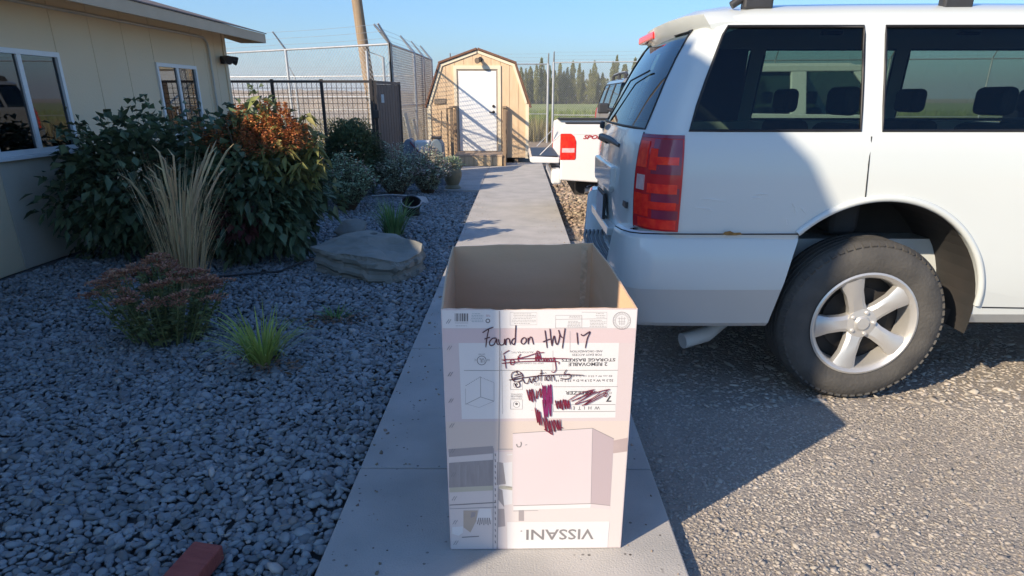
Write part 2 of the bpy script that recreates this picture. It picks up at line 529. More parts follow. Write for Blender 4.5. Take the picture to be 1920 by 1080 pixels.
# ------------------------------------------------------------------ chain-link fences
def chain_mesh(p0, p1, z0, z1, cell=0.055, w=0.0042):
    """woven diagonals as thin triangular wires between two ground points"""
    p0, p1 = Vector((*p0, 0)), Vector((*p1, 0))
    L = (p1 - p0).length
    d = (p1 - p0) / L
    n = Vector((-d.y, d.x, 0))
    H = z1 - z0
    V, F = [], []
    def wire(s0, t0, s1, t1, off):
        a = p0 + d * s0 + Vector((0, 0, z0 + t0)) + n * off
        b = p0 + d * s1 + Vector((0, 0, z0 + t1)) + n * off
        ax = (b - a).normalized()
        e = ax.cross(n)
        k = len(V)
        for p in (a, b):
            V.extend([p + e * w * .55, p - e * w * .35 + n * w * .5, p - e * w * .35 - n * w * .5])
        F.extend([(k, k + 1, k + 4, k + 3), (k + 1, k + 2, k + 5, k + 4), (k + 2, k, k + 3, k + 5)])
    c = cell * 1.35
    m = int((L + H) / c) + 1
    for i in range(m):
        s = i * c
        # rising
        a, b = s - H, s
        t0, t1 = 0.0, H
        sa, sb = a, b
        if sa < 0: t0 = -sa; sa = 0
        if sb > L: t1 = H - (sb - L); sb = L
        if t1 > t0 + .01: wire(sa, t0, sb, t1, 0.002)
        sa, sb, t0, t1 = s - H, s, H, 0.0
        if sa < 0: t0 = H + sa; sa = 0
        if sb > L: t1 = sb - L; sb = L
        if t0 > t1 + .01: wire(sa, t0, sb, t1, -0.002)
    return np_mesh('chain_mesh', np.array([v[:] for v in V]), np.array(F))

def chain_fence(name, pts, z0, z1, label, post_gap=2.6, arm=(0, 0), rails=(1.0,), barb=True, cell=0.055, w=0.0042, r=0.03, group=None, top_r=0.021):
    t = empty(name, (*pts[0], z0), 0, label, 'fence', group)
    armv = Vector((arm[0], arm[1], 0.32))
    for (a, b) in zip(pts[:-1], pts[1:]):
        o = link_mesh('chain_mesh', chain_mesh(a, b, z0 + 0.03, z1, cell, w), M_galv, t)
        o['kind'] = 'stuff'
        at_world(o)
        for f in rails:
            z = z0 + (z1 - z0) * f
            wb(MB().tube([(*a, z), (*b, z)], top_r if f == 1.0 else 0.014, 8), 'rail', M_galv, t, smooth=50)
        if barb:
            for q in (0.3, 0.65, 1.0):
                A, B = Vector((*a, z1)) + armv * q, Vector((*b, z1)) + armv * q
                n = 14
                P = [A.lerp(B, i / n) - Vector((0, 0, 0.012 * math.sin(math.pi * ((i / n * (B - A).length / post_gap) % 1)))) for i in range(n + 1)]
                wb(MB().tube(P, 0.0028, 4), 'barbed_wire', M_galv, t)
    done = set()
    for (a, b) in zip(pts[:-1], pts[1:]):
        L = math.hypot(b[0] - a[0], b[1] - a[1])
        n = max(1, round(L / post_gap))
        for i in range(n + 1):
            p = (a[0] + (b[0] - a[0]) * i / n, a[1] + (b[1] - a[1]) * i / n)
            key = (round(p[0], 2), round(p[1], 2))
            if key in done: continue
            done.add(key)
            rr = r * 1.35 if i in (0, n) else r
            mb = MB().tube([(*p, z0 - 0.1), (*p, z1 + 0.02)], rr, 10)
            post = wb(mb, 'post', M_galv, t, smooth=50)
            if barb:
                MB().tube([Vector((*p, z1 + 0.01)), Vector((*p, z1 + 0.01)) + armv * 1.02], [rr * .75, rr * .5], 8).build('outrigger', M_galv, post, smooth=50)
    return t

FC = (-2.50, 14.5)
chain_fence('chain_fence', [FC, (-2.42, 17.1), (-2.40, 20.3)], -0.08, 2.41,
            'tall chain link fence with barbed wire running past the left side of the shed', 2.0, (-0.26, -0.10), (1.0, 0.55), cell=0.07, w=0.009)
chain_fence('chain_fence', [FC, (-7.6, 17.8), (-12.5, 21.0)], -0.08, 2.41,
            'tall chain link fence with barbed wire behind the utility pole and the black mesh panels', 3.0, (-0.16, -0.22), (1.0, 0.62), cell=0.065, w=0.005)
chain_fence('chain_fence', [(-24, 31), (-2.4, 27.0)], -0.12, 2.2,
            'farther chain link fence seen behind the first one at left', 3.3, (-0.1, -0.2), (1.0, 0.5), cell=0.075, w=0.005)
chain_fence('chain_fence', [(-2.4, 26.2), (1.03, 26.2)], -0.1, 2.55,
            'chain link fence run showing right beside the shed', 3.4, (0, -0.22), (1.0, 0.38), cell=0.06)
chain_fence('chain_fence', [(1.22, 26.2), (5.0, 25.4), (12.0, 24.2), (24.0, 22.5)], -0.1, 2.6,
            'chain link fence between the gravel lot and the green field', 3.4, (0, -0.22), (1.0, 0.36), cell=0.06)

# ------------------------------------------------------------------ black welded mesh panels and the open gate
mp = empty('mesh_fence', (-2.59, 13.0, -0.06), 0, 'black welded mesh fence panels from building corner to the gate post', 'fence')
MX0, MX1, MY, MT = -5.25, -2.62, 13.0, 1.72
for i in range(4):
    x = MX1 + (MX0 - MX1) * i / 3
    wb(MB().box(x - 0.025, x + 0.025, MY - 0.025, MY + 0.025, -0.1, MT + 0.03), 'post', M_black_metal, mp)
wb(MB().box(MX0, MX1, MY - 0.02, MY + 0.02, MT - 0.03, MT + 0.012), 'top_rail', M_black_metal, mp)
wb(MB().box(MX0, MX1, MY - 0.02, MY + 0.02, 0.02, 0.06), 'bottom_rail', M_black_metal, mp)
for i in range(3):
    xa, xb = MX1 + (MX0 - MX1) * i / 3, MX1 + (MX0 - MX1) * (i + 1) / 3
    mb = MB()
    n = 10
    for k in range(1, n):
        x = xa + (xb - xa) * k / n
        mb.box(x - 0.004, x + 0.004, MY - 0.004, MY + 0.004, 0.06, MT - 0.03)
    for k in range(1, 19):
        z = 0.06 + (MT - 0.09) * k / 19
        mb.box(min(xa, xb), max(xa, xb), MY - 0.008, MY - 0.002, z - 0.004, z + 0.004)
    o = wb(mb, 'mesh_panel', M_black_metal, mp)
M_gate = pm('gate_brown', (0.10, 0.075, 0.065), (0.15, 0.115, 0.095), 6, 0.7, 0.2, 30, stretch=(8, 8, 0.6))
gt = empty('gate', (-2.56, 13.0, -0.06), 0, 'brown slatted gate standing open beside the black mesh fence', 'gate')
ga, gb = Vector((-2.56, 13.02, 0)), Vector((-2.33, 14.25, 0))
gd = (gb - ga).normalized()
for p in (ga, gb):
    wb(MB().bar((p.x, p.y, 0.02), (p.x, p.y, 1.73), 0.055, 0.055), 'stile', M_black_metal if p is ga else M_gate, gt)
for z in (0.1, 1.70):
    wb(MB().bar(ga + Vector((0, 0, z)), gb + Vector((0, 0, z)), 0.05, 0.05), 'gate_rail', M_gate, gt)
nsl = 9
for k in range(nsl):
    p = ga.lerp(gb, (k + 0.5) / nsl)
    w = 1.25 / nsl - 0.014
    q = p + gd * (w / 2); s0 = p - gd * (w / 2)
    mb = MB()
    zz0, zz1 = 0.13, 1.67
    n = Vector((gd.y, -gd.x, 0)) * 0.009
    mb.add([s0 + n + Vector((0, 0, zz0)), q + n + Vector((0, 0, zz0)), q - n + Vector((0, 0, zz0)), s0 - n + Vector((0, 0, zz0)),
            s0 + n + Vector((0, 0, zz1)), q + n + Vector((0, 0, zz1)), q - n + Vector((0, 0, zz1)), s0 - n + Vector((0, 0, zz1))],
           [(0, 3, 2, 1), (4, 5, 6, 7), (0, 1, 5, 4), (1, 2, 6, 5), (2, 3, 7, 6), (3, 0, 4, 7)])
    wb(mb, 'slat', M_gate, gt)
wb(MB().box(-2.60, -2.50, 12.93, 13.0, 1.10, 1.24), 'latch', M_black_metal, gt, bevel=0.01)
wb(MB().box(-2.49, -2.44, 13.2, 13.21, 1.36, 1.50), 'sign_plate', M_white, gt)
# pipe frame of the inner pen behind the gate
fr = empty('pipe_frame', (-2.75, 14.0, -0.08), 0, 'grey pipe frame rising behind the gate next to the pole', 'frame')
wb(MB().tube([(-2.92, 14.3, -0.1), (-2.92, 14.3, 2.28), (-2.62, 14.35, 2.17), (-2.62, 14.35, -0.1)], 0.026, 8), 'pipe', M_galv, fr, smooth=50)

# ------------------------------------------------------------------ utility pole
pole = empty('utility_pole', (-3.36, 17.4, -0.1), 0, 'weathered wooden utility pole leaning left behind the chain link fence', 'pole')
pts, rad = [], []
for i in range(15):
    z = -0.3 + i * 0.66
    pts.append((-3.40 - 0.082 * z + 0.01 * math.sin(i), 17.4, z)); rad.append(0.145 - 0.0045 * i)
wb(MB().tube(pts, rad, 16), 'pole_shaft', M_wood_pole, pole, smooth=50)
for z in (8.3,):
    wb(MB().box(-5.1, -3.1, 17.28, 17.38, z, z + 0.12), 'crossarm', M_wood_pole, pole)

# ------------------------------------------------------------------ hills and far trees
def ridge(name, y, x0, x1, h, seed, mat, amp=0.5, base=-0.2):
    r = np.random.default_rng(seed)
    n = 120
    xs = np.linspace(x0, x1, n)
    ph = r.uniform(0, 6.28, 6)
    top = h * (1 + amp * sum(np.sin(xs / (x1 - x0) * 6.28 * (k + 1) * 1.3 + ph[k]) / (k + 1.6) for k in range(6)) * .5)
    rows = [(0, 0.0), (0.35, 0.55), (0.7, 0.9), (1.0, 1.0), (1.6, 0.6), (2.2, 0.0)]
    V, F = [], []
    D = h * 6
    for (d, f) in rows:
        for i in range(n):
            V.append((xs[i], y + d * D + r.uniform(-.06, .06) * D, base + top[i] * f * (1 + r.uniform(-.05, .05))))
    for j in range(len(rows) - 1):
        for i in range(n - 1):
            a = j * n + i
            F.append((a, a + 1, a + n + 1, a + n))
    o = link_mesh(name, np_mesh(name, np.array(V), np.array(F), True), mat)
    o['kind'] = 'structure'
    return o
M_hill = pm('far_hill', (0.30, 0.25, 0.20), (0.38, 0.32, 0.26), 0.004, 0.95)
ridge('hills', 2600, -3200, 500, 34, 3, M_hill, 0.45)
ridge('dry_bank', 95, -120, -4, 2.6, 5, M_ground, 0.25)

def poplar_mesh(seed, h, w, n=420):
    r = np.random.default_rng(seed)
    t = r.uniform(0, 1, n) ** 0.85
    z = 0.8 + t * (h - 0.8)
    prof = np.interp(t, [0, .12, .35, .65, .85, 1], [.6, .95, 1, .92, .72, .14])
    rad = w * prof * np.sqrt(r.uniform(.05, 1, n)) * (1 + .18 * np.sin(z * 2.1 + seed))
    a = r.uniform(0, 6.283, n)
    c = np.stack([rad * np.cos(a), rad * np.sin(a), z], 1)
    s = r.uniform(.25, .6, n) * w * .75
    V = []
    ax = r.normal(size=(n, 3)); ax[:, 2] += .9; ax /= np.linalg.norm(ax, axis=1)[:, None]
    bx = np.cross(ax, r.normal(size=(n, 3))); bx /= np.linalg.norm(bx, axis=1)[:, None]
    q = np.stack([c - ax * s[:, None], c + bx * s[:, None] * .5, c + ax * s[:, None] * 1.2, c - bx * s[:, None] * .5], 1)
    f = np.arange(n * 4).reshape(-1, 4)
    return np_mesh('crown', q.reshape(-1, 3), f)
M_poplar = pm('poplar_leaf', (0.17, 0.175, 0.05), (0.26, 0.255, 0.08), 0.6, 0.8, island=0.3, thin=0.25)
M_bark = pm('bark', (0.10, 0.08, 0.06), (0.15, 0.12, 0.09), 4, 0.9, 0.4)
pop = [poplar_mesh(k, 9.6 + 2.6 * random.random(), 0.72 + .28 * random.random(), 1000) for k in range(6)]
for pmh in pop: pmh.materials.append(M_poplar)
trk = MB().tube([(0, 0, -.2), (0.03, 0, 2.5), (0, 0.02, 7)], [.16, .12, .04], 6).mesh('trunk')
trk.materials.append(M_bark)
x = -9.0
k = 0
names = ['short', 'tall', 'slim', 'broad', 'ragged', 'dense']
while x < 66:
    s = random.uniform(.78, 1.12)
    if 23.2 < x < 25.0:
        x += 1.6
        continue
    t = empty('poplar_tree', (x, 205 + random.uniform(-4, 4), -0.12), random.uniform(0, 6), 'dark green columnar poplar in the far row behind the field', 'tree', 'poplar row beyond the field')
    t.scale = (s * random.uniform(.85, 1.15), s, s)
    link_mesh('crown', pop[k % 6], None, t)
    link_mesh('trunk', trk, None, t)
    x += random.uniform(1.05, 1.65)
    k += random.choice([1, 2, 3])
# low understorey at the foot of the row: reads as one mass
def leaf_cloud(n, box, size, seed, zbias=1.0):
    r = np.random.default_rng(seed)
    c = r.uniform(0, 1, (n, 3)); c[:, 2] **= zbias
    c = np.array(box[0]) + c * (np.array(box[1]) - np.array(box[0]))
    s = size * r.uniform(.6, 1.4, n)
    a = r.normal(size=(n, 3)); a /= np.linalg.norm(a, axis=1)[:, None]
    b = np.cross(a, r.normal(size=(n, 3))); b /= np.linalg.norm(b, axis=1)[:, None]
    q = np.stack([c - a * s[:, None], c + b * s[:, None] * .6, c + a * s[:, None], c - b * s[:, None] * .6], 1)
    return np_mesh('leaves', q.reshape(-1, 3), np.arange(n * 4).reshape(-1, 4))
o = link_mesh('understorey', leaf_cloud(9000, ((-12, 208, -.2), (70, 211, 6.5)), .55, 5, 1.6), M_poplar)
tag(o, 'dense dark undergrowth along the foot of the poplar row', 'undergrowth', kind='stuff')
# weeds along the field fence
def blades(n, x0, x1, y0, y1, z, h, w, seed, lean=.25):
    r = np.random.default_rng(seed)
    b = np.stack([r.uniform(x0, x1, n), r.uniform(y0, y1, n), np.full(n, z)], 1)
    a = r.uniform(0, 6.283, n)
    hh = h * r.uniform(.45, 1.15, n)
    d = np.stack([np.cos(a), np.sin(a), np.zeros(n)], 1)
    p = np.stack([-np.sin(a), np.cos(a), np.zeros(n)], 1) * (w * r.uniform(.6, 1.4, n))[:, None]
    l = (lean * hh * r.uniform(0, 1.6, n))[:, None]
    m = b + d * l * .35; m[:, 2] += hh * .6
    t = b + d * l; t[:, 2] += hh
    v = np.stack([b - p, b + p, m + p * .8, m - p * .8, t + p * .15, t - p * .15], 1)
    f = np.array([[0, 1, 2, 3], [3, 2, 4, 5]])[None] + (np.arange(n) * 6)[:, None, None]
    return np_mesh('blades', v.reshape(-1, 3), f.reshape(-1, 4))
M_weed = pm('dry_weed', (0.24, 0.19, 0.085), (0.30, 0.26, 0.11), 1.5, 0.9, island=0.3, thin=0.3)
M_crop = pm('crop_green', (0.14, 0.19, 0.045), (0.24, 0.27, 0.08), .6, 0.85, island=0.3, thin=0.3)
o = link_mesh('dry_weeds', blades(9000, -2, 24, 26.6, 30.5, -.1, .75, .02, 3), M_weed)
tag(o, 'band of dry brown weeds behind the field fence', 'weeds', kind='stuff')
o = link_mesh('crop_rows', blades(16000, -3, 40, 31, 52, -.1, .8, .035, 4), M_crop)
tag(o, 'yellow green crop growing in the field beyond the fence', 'crop', kind='stuff')
o = link_mesh('dry_grass', blades(12000, -34, -3.2, 21.5, 46, -.1, .5, .025, 6), M_weed)
tag(o, 'pale dry grass beyond the fences at left', 'grass', kind='stuff')
# ------------------------------------------------------------------ gambrel shed
SX, SY = -0.965, 17.2          # centre line, front plane
shed = empty('shed', (SX, SY, 0), 0, 'small tan gambrel roofed garden shed with white door at the end of the walk', 'shed')
M_t111 = pm('tan_plywood', (0.66, 0.47, 0.29), (0.72, 0.53, 0.345), 4, 0.8, 0.2, 40, stretch=(4, 4, 0.7))
M_shtrim = pm('cream_trim', (0.74, 0.64, 0.47), (0.78, 0.68, 0.51), 4, 0.7)
M_brown = pm('brown_shingle', (0.15, 0.075, 0.05), (0.20, 0.105, 0.07), 16, 0.9, 0.5, 50)
M_deck = pm('deck_wood', (0.36, 0.26, 0.18), (0.46, 0.345, 0.25), 5, 0.85, 0.3, 30, stretch=(1, 8, 8))
M_postw = pm('rail_wood', (0.26, 0.175, 0.11), (0.33, 0.24, 0.16), 5, 0.85, 0.3, 30, stretch=(8, 8, 0.6))
HB, ZB, ZK, HK, ZR = 1.165, 1.33, 2.17, 0.86, 2.46     # wall half width, eave z, knee z, knee half, ridge z
def roof_z(x):
    x = abs(x)
    if x <= HK: return ZR + (ZK - ZR) * x / HK
    return ZK + (ZB - ZK) * (x - HK) / (HB - HK)
Z0 = 0.10
nb = 11
xs_ = np.linspace(-HB, HB, nb + 1)
DX0, DX1, DZ0, DZ1 = -0.484, 0.466, 0.24, 2.06      # door opening (local x)
def clip_board(a, b, lo):
    pts = [(a, lo), (b, lo), (b, roof_z(b))]
    for xk in (HK, 0, -HK):
        if a + 1e-4 < xk < b - 1e-4: pts.append((xk, roof_z(xk)))
    pts.append((a, roof_z(a)))
    return pts
for a, b in zip(xs_[:-1], xs_[1:]):
    a2, b2 = a + 0.004, b - 0.004
    segs = [(a2, b2, Z0)]
    if b2 > DX0 and a2 < DX1:
        segs = []
        if a2 < DX0: segs.append((a2, DX0, Z0)); a2 = DX0
        if b2 > DX1: segs.append((DX1, b2, Z0)); b2 = DX1
        segs.append((a2, b2, DZ1))
    for s0, s1, lo in segs:
        if s1 - s0 > 0.012:
            MB().prism(clip_board(s0, s1, lo), -0.0, 0.02).build('siding_board', M_t111, shed)
hull = [(-HB, Z0)] + [(x, roof_z(x) - .003) for x in (-HB, -HK, 0, HK, HB)] + [(HB, Z0)]
MB().prism(hull, 0.014, 3.6).build('walls', M_t111, shed)
# corner and rake trim
for s in (-1, 1):
    MB().box(s * HB - 0.04 if s > 0 else s * HB - 0.035, s * HB + 0.035 if s > 0 else s * HB + 0.04, -0.022, 0.03, Z0 - .02, ZB - 0.02).build('corner_trim', M_shtrim, shed)
    for (p, q) in (((s * HB * 1.0, ZB), (s * HK, ZK)), ((s * HK, ZK), (0, ZR))):
        d = Vector((q[0] - p[0], 0, q[1] - p[1])).normalized()
        n = Vector((d.z, 0, -d.x)); n = n if n.z < 0 else -n
        A, B = Vector((p[0], 0, p[1])), Vector((q[0], 0, q[1]))
        MB().prism([(A.x, A.z), (B.x, B.z), (B.x + n.x * .055, B.z + n.z * .055), (A.x + n.x * .055, A.z + n.z * .055)], -0.024 - (0.002 if abs(p[0]) > HK else 0), -0.001).build('rake_trim', M_shtrim, shed)
# roof slabs with overhang
def roof_slab(p, q, t=0.05):
    d = Vector((q[0] - p[0], q[1] - p[1])).normalized()
    n = Vector((-d.y, d.x)); n = n if n.y > 0 else -n
    poly = [(p[0] + n.x * .004, p[1] + n.y * .004), (q[0] + n.x * .004, q[1] + n.y * .004), (q[0] + n.x * t, q[1] + n.y * t), (p[0] + n.x * t, p[1] + n.y * t)]
    MB().prism(poly, -0.055, 3.66).build('roof_slab', M_brown, shed, bevel=0.006, seg=1)
for s in (-1, 1):
    roof_slab((s * (HB + .06), ZB - .11), (s * (HK), ZK))
    roof_slab((s * (HK + .035), ZK - .002), (0, ZR + .006), 0.052)
# skids and door
for sx in (-0.9, 0, 0.9):
    MB().box(sx - .05, sx + .05, 0.05, 3.5, -0.1, Z0 - .002).build('skid', M_postw, shed)
M_door = pm('white_door', (0.80, 0.80, 0.79), (0.83, 0.83, 0.82), 3, 0.4)
door = MB().box(DX0 + .03, DX1 - .03, -0.006, 0.012, DZ0 + .012, DZ1 - .035).build('door', M_door, shed, bevel=0.006)
MB().tube([(DX1 - .10, -0.006, 1.13), (DX1 - .10, -0.06, 1.13), (DX1 - .20, -0.065, 1.13)], 0.014, 8).build('door_handle', M_black_metal, door, smooth=50)
MB().lathe([(.0, -.03), (.03, -.03), (.034, -.006)], 16, 'y', (DX1 - .10, 0, 1.26)).build('deadbolt', M_black_metal, door, smooth=40)
MB().lathe([(.0, -.016), (.032, -.014), (.036, -.006)], 16, 'y', (DX1 - .10, 0, 1.13)).build('handle_rose', M_black_metal, door, smooth=40)
M_jamb = pm('grey_jamb', (0.30, 0.25, 0.2), (0.35, 0.29, 0.24), 5, 0.7)
MB().box(DX0, DX0 + .027, -0.012, 0.012, DZ0, DZ1).box(DX1 - .027, DX1, -0.012, 0.012, DZ0, DZ1).box(DX0 + .027, DX1 - .027, -0.012, 0.012, DZ1 - .03, DZ1).build('door_jamb', M_jamb, shed)
MB().box(DX0 - .075, DX0 - .002, -0.026, -.001, Z0, DZ1 + .08).box(DX1 + .002, DX1 + .075, -0.026, -.001, Z0, DZ1 + .08).box(DX0 - .002, DX1 + .002, -0.026, -.001, DZ1 + .003, DZ1 + .08).build('door_casing', M_shtrim, shed)
# floodlight above the door, small plaque
lamp = MB().lathe([(0, -.03), (.05, -.028), (.055, 0)], 14, 'y', (0.07, 0, 2.27)).build('floodlight', M_black_metal, shed, smooth=40)
MB().tube([(0.07, -.03, 2.27), (0.05, -.10, 2.25), (0.02, -.17, 2.235), (0.0, -.20, 2.23)], [.02, .04, .062, .064], 12).build('lamp_head', pm('bronze', (.16, .12, .09), rough=.5), lamp, smooth=40)
M_plq = pm('plaque_face', (0.30, 0.24, 0.18), (0.14, 0.11, 0.09), 40, 0.7)
MB().box(-1.03, -0.76, -0.022, -.0005, 1.31, 1.43).build('plaque', M_plq, shed, bevel=.004)

# steps / platform in front of the door
dk = empty('wooden_step', (SX, 16.6, 0), 0, 'low wooden plank step with handrails in front of the shed door', 'step')
DL, DR = -0.50, 0.60
M_deckf = pm('deck_front', (0.48, 0.36, 0.22), (0.56, 0.43, 0.28), 5, 0.85, 0.3, 30, stretch=(8, 8, 1))
for k in range(6):
    y0 = -0.50 + k * 0.18
    MB().box(DL, DR, y0 + .004, y0 + .174, 0.205, 0.245).build('plank', M_deck, dk, bevel=.005, seg=1)
for k in range(5):
    x0 = DL + .01 + k * (DR - DL - .02) / 5
    MB().box(x0 + .004, x0 + (DR - DL - .02) / 5 - .004, -0.49, -0.465, 0.0, 0.203).build('front_board', M_deckf, dk, bevel=.003, seg=1)
MB().box(DL + .02, DR - .02, -.46, .55, 0.0, .2).build('step_core', M_postw, dk)
for sx, nm in ((DL - .04, 'l'), (DR + .04, 'r')):
    for y in (-0.42, 0.52):
        MB().box(sx - .035, sx + .035, y - .035, y + .035, -0.05, 1.235 if y < 0 else 1.20).build('rail_post', M_postw, dk, bevel=.004, seg=1)
    MB().bar((sx, -.48, 1.25), (sx, .58, 1.25), .08, .035).build('handrail', M_postw, dk)
    MB().bar((sx, -.42, .72), (sx, .55, .72), .03, .07).build('middle_rail', M_postw, dk)
# extra slim post of the left rail
MB().box(DL - .16, DL - .12, -.40, -.36, -0.05, 1.22).build('rail_post', M_postw, dk)
MB().bar((DL - .14, -.42, 1.22), (DL - .04, -.42, 1.22), .03, .03).build('rail_tie', M_postw, dk)
# long lever bar across the door shadow: security hasp
# broom
br = empty('broom', (-1.74, 15.9, 0), 0, 'yellow straw broom standing on its head left of the step', 'broom')
MB().tube([(0.02, 0.22, 1.18), (0, 0.02, .42)], .014, 8).build('handle', M_postw, br, smooth=50)
M_straw = pm('broom_straw', (0.62, 0.50, 0.22), (0.5, 0.38, 0.16), 20, .85, .4, 60, stretch=(10, 10, 1))
mb = MB()
for k in range(70):
    a = random.uniform(-1, 1); c = random.uniform(-1, 1)
    mb.tube([(a * .03, c * .02, .44), (a * .09, c * .04, .28), (a * .14 + random.uniform(-.01, .01), c * .05, .01)], [.006, .009, .006], 4)
mb.build('straw_head', M_straw, br)
MB().tube([(0, 0, .38), (0, 0, .46)], [.05, .03], 10).build('binding', pm('broom_wire', (.35, .08, .06)), br, smooth=50)
# ------------------------------------------------------------------ vehicle materials
def paint(name, c, coat=0.8):
    return pm(name, c, tuple(x * .975 for x in c), 1.2, 0.32, 0.0, coat=coat, spec=0.4)
M_suv = paint('white_paint_coat', (0.60, 0.635, 0.625))
M_grey_suv = paint('grey_paint_coat', (0.16, 0.165, 0.17))
M_truck = paint('truck_white', (0.78, 0.775, 0.76))
M_rubber = pm('tyre_rubber', (0.05, 0.048, 0.046), (0.085, 0.08, 0.073), 7, 0.8, 0.25, 60)
M_plastic = pm('black_plastic', (0.03, 0.03, 0.033), (0.04, 0.04, 0.043), 8, 0.5)
M_under = pm('underbody', (0.02, 0.02, 0.02), (0.035, 0.03, 0.028), 6, 0.9)
M_alloy = pm('alloy_silver', (0.52, 0.51, 0.49), (0.60, 0.59, 0.57), 4, 0.38, metal=0.55)
M_steel = pm('dull_steel', (0.55, 0.54, 0.53), (0.62, 0.61, 0.60), 6, 0.35, metal=0.4)
M_inner = pm('cabin_grey', (0.035, 0.037, 0.04), (0.05, 0.05, 0.055), 5, 0.8)
M_tint = glass_mat('tinted_glass', (0.36, 0.44, 0.38), ior=1.45)
M_clear = glass_mat('clear_glass', (0.62, 0.68, 0.64), ior=1.45)
M_seal = pm('window_seal', (0.012, 0.012, 0.014), rough=0.5)
M_lens = pm('red_lens_dark', (0.46, 0.012, 0.02), (0.55, 0.02, 0.03), 9, 0.2, coat=.35, spec=.3)
M_lens2 = pm('red_lens_bright', (0.78, 0.014, 0.016), (0.95, 0.05, 0.022), 30, 0.22, coat=.35, spec=.3)
M_lens3 = pm('smoked_lens', (0.19, 0.02, 0.05), (0.25, 0.03, 0.07), 9, 0.2, coat=.5, spec=.3)
M_lensw = pm('reverse_lens', (0.62, 0.38, 0.38), (0.75, 0.55, 0.55), 18, 0.15, coat=1.0)
M_ground_tint = pm('ground_reflection_tint', (0.50, 0.475, 0.44), (0.53, 0.505, 0.47), 2, 0.4, coat=.4)  # beige tone that paints the ground's reflection into the lower bumper
M_pipe = pm('pale_pipe', (0.66, 0.64, 0.61), (0.72, 0.70, 0.67), 6, 0.5)
M_chipc = pm('ribbed_step', (0.15, 0.16, 0.17), (0.2, 0.21, 0.22), 12, 0.6)

def make_wheel(parent, loc, Rt, w, Rr, out=-1, spokes=5):
    """out: side of the visible face along y"""
    prof = [(Rr * .98, -.5), (Rr + .012, -.52), (Rr + .05, -.56), (Rt - .07, -.56), (Rt - .03, -.5), (Rt - .008, -.42), (Rt, -.36)]
    g = []
    for yy in (-.24, -.08, .08, .24):
        g += [(Rt, yy - .025), (Rt - .012, yy - .02), (Rt - .012, yy + .02), (Rt, yy + .025)]
    prof = prof + g + [(r, -y) for r, y in reversed(prof)]
    prof = [(r, y * w) for r, y in prof]
    o = MB().lathe(prof, 64, 'y').build('wheel', M_rubber, parent, smooth=35)
    o.location = loc
    # tread blocks
    tb = MB()
    for k in range(64):
        a = 2 * math.pi * (k + .5) / 64
        for s in (-1, 1):
            c = Vector((math.cos(a), 0, math.sin(a)))
            tb.bar(c * (Rt - .007) + Vector((0, s * .36 * w, 0)), c * (Rt - .026) + Vector((0, s * .50 * w, 0)), .024, .014, c)
    tb.build('tread_lugs', M_rubber, o)['kind'] = 'stuff'
    y = out * w * .5
    def yy(d): return y + out * d
    rim = MB()
    rim.lathe([(Rr + .004, yy(.010)), (Rr - .006, yy(.014)), (Rr - .022, yy(.004)), (Rr - .03, yy(-.02)), (Rr - .035, yy(-.12))], 56, 'y')
    ring = rim.build('rim', M_alloy, o, smooth=40)
    sp = MB()
    for k in range(spokes):
        a = 2 * math.pi * k / spokes + R(112)
        c, t = Vector((math.cos(a), 0, math.sin(a))), Vector((-math.sin(a), 0, math.cos(a)))
        st = []
        for (r, hw_, f) in ((.045, .048, -.022), (.10, .040, -.010), (.17, .043, .0), (Rr - .024, .062, .004)):
            st.append([c * r + t * hw_ + Vector((0, yy(f - .012), 0)), c * r + t * hw_ * .55 + Vector((0, yy(f), 0)),
                       c * r - t * hw_ * .55 + Vector((0, yy(f), 0)), c * r - t * hw_ + Vector((0, yy(f - .012), 0)),
                       c * r - t * hw_ + Vector((0, yy(f - .05), 0)), c * r + t * hw_ + Vector((0, yy(f - .05), 0))])
        vs = [p for q in st for p in q]
        fs = []
        for i in range(3):
            for j in range(6):
                fs.append((i * 6 + j, i * 6 + (j + 1) % 6, (i + 1) * 6 + (j + 1) % 6, (i + 1) * 6 + j))
        sp2 = MB().add(vs, fs)
        sp2.build('spoke', M_alloy, o, smooth=30)
    MB().lathe([(0, yy(.0)), (.03, yy(-.001)), (.04, yy(-.012)), (.075, yy(-.016)), (.08, yy(-.05))], 28, 'y').build('hub_cap', M_alloy, o, smooth=35)
    for k in range(spokes):
        a = 2 * math.pi * (k + .5) / spokes + R(112)
        MB().lathe([(0, yy(-.002)), (.008, yy(-.003)), (.010, yy(-.02))], 6, 'y', (.058 * math.cos(a), 0, .058 * math.sin(a))).build('lug_nut', M_steel, o)
    MB().lathe([(0, yy(-.10)), (.17, yy(-.10)), (.17, yy(-.115)), (Rr - .03, yy(-.13)), (Rr - .03, yy(-.16))], 40, 'y').build('brake_disc', M_under, o, smooth=35)
    return o

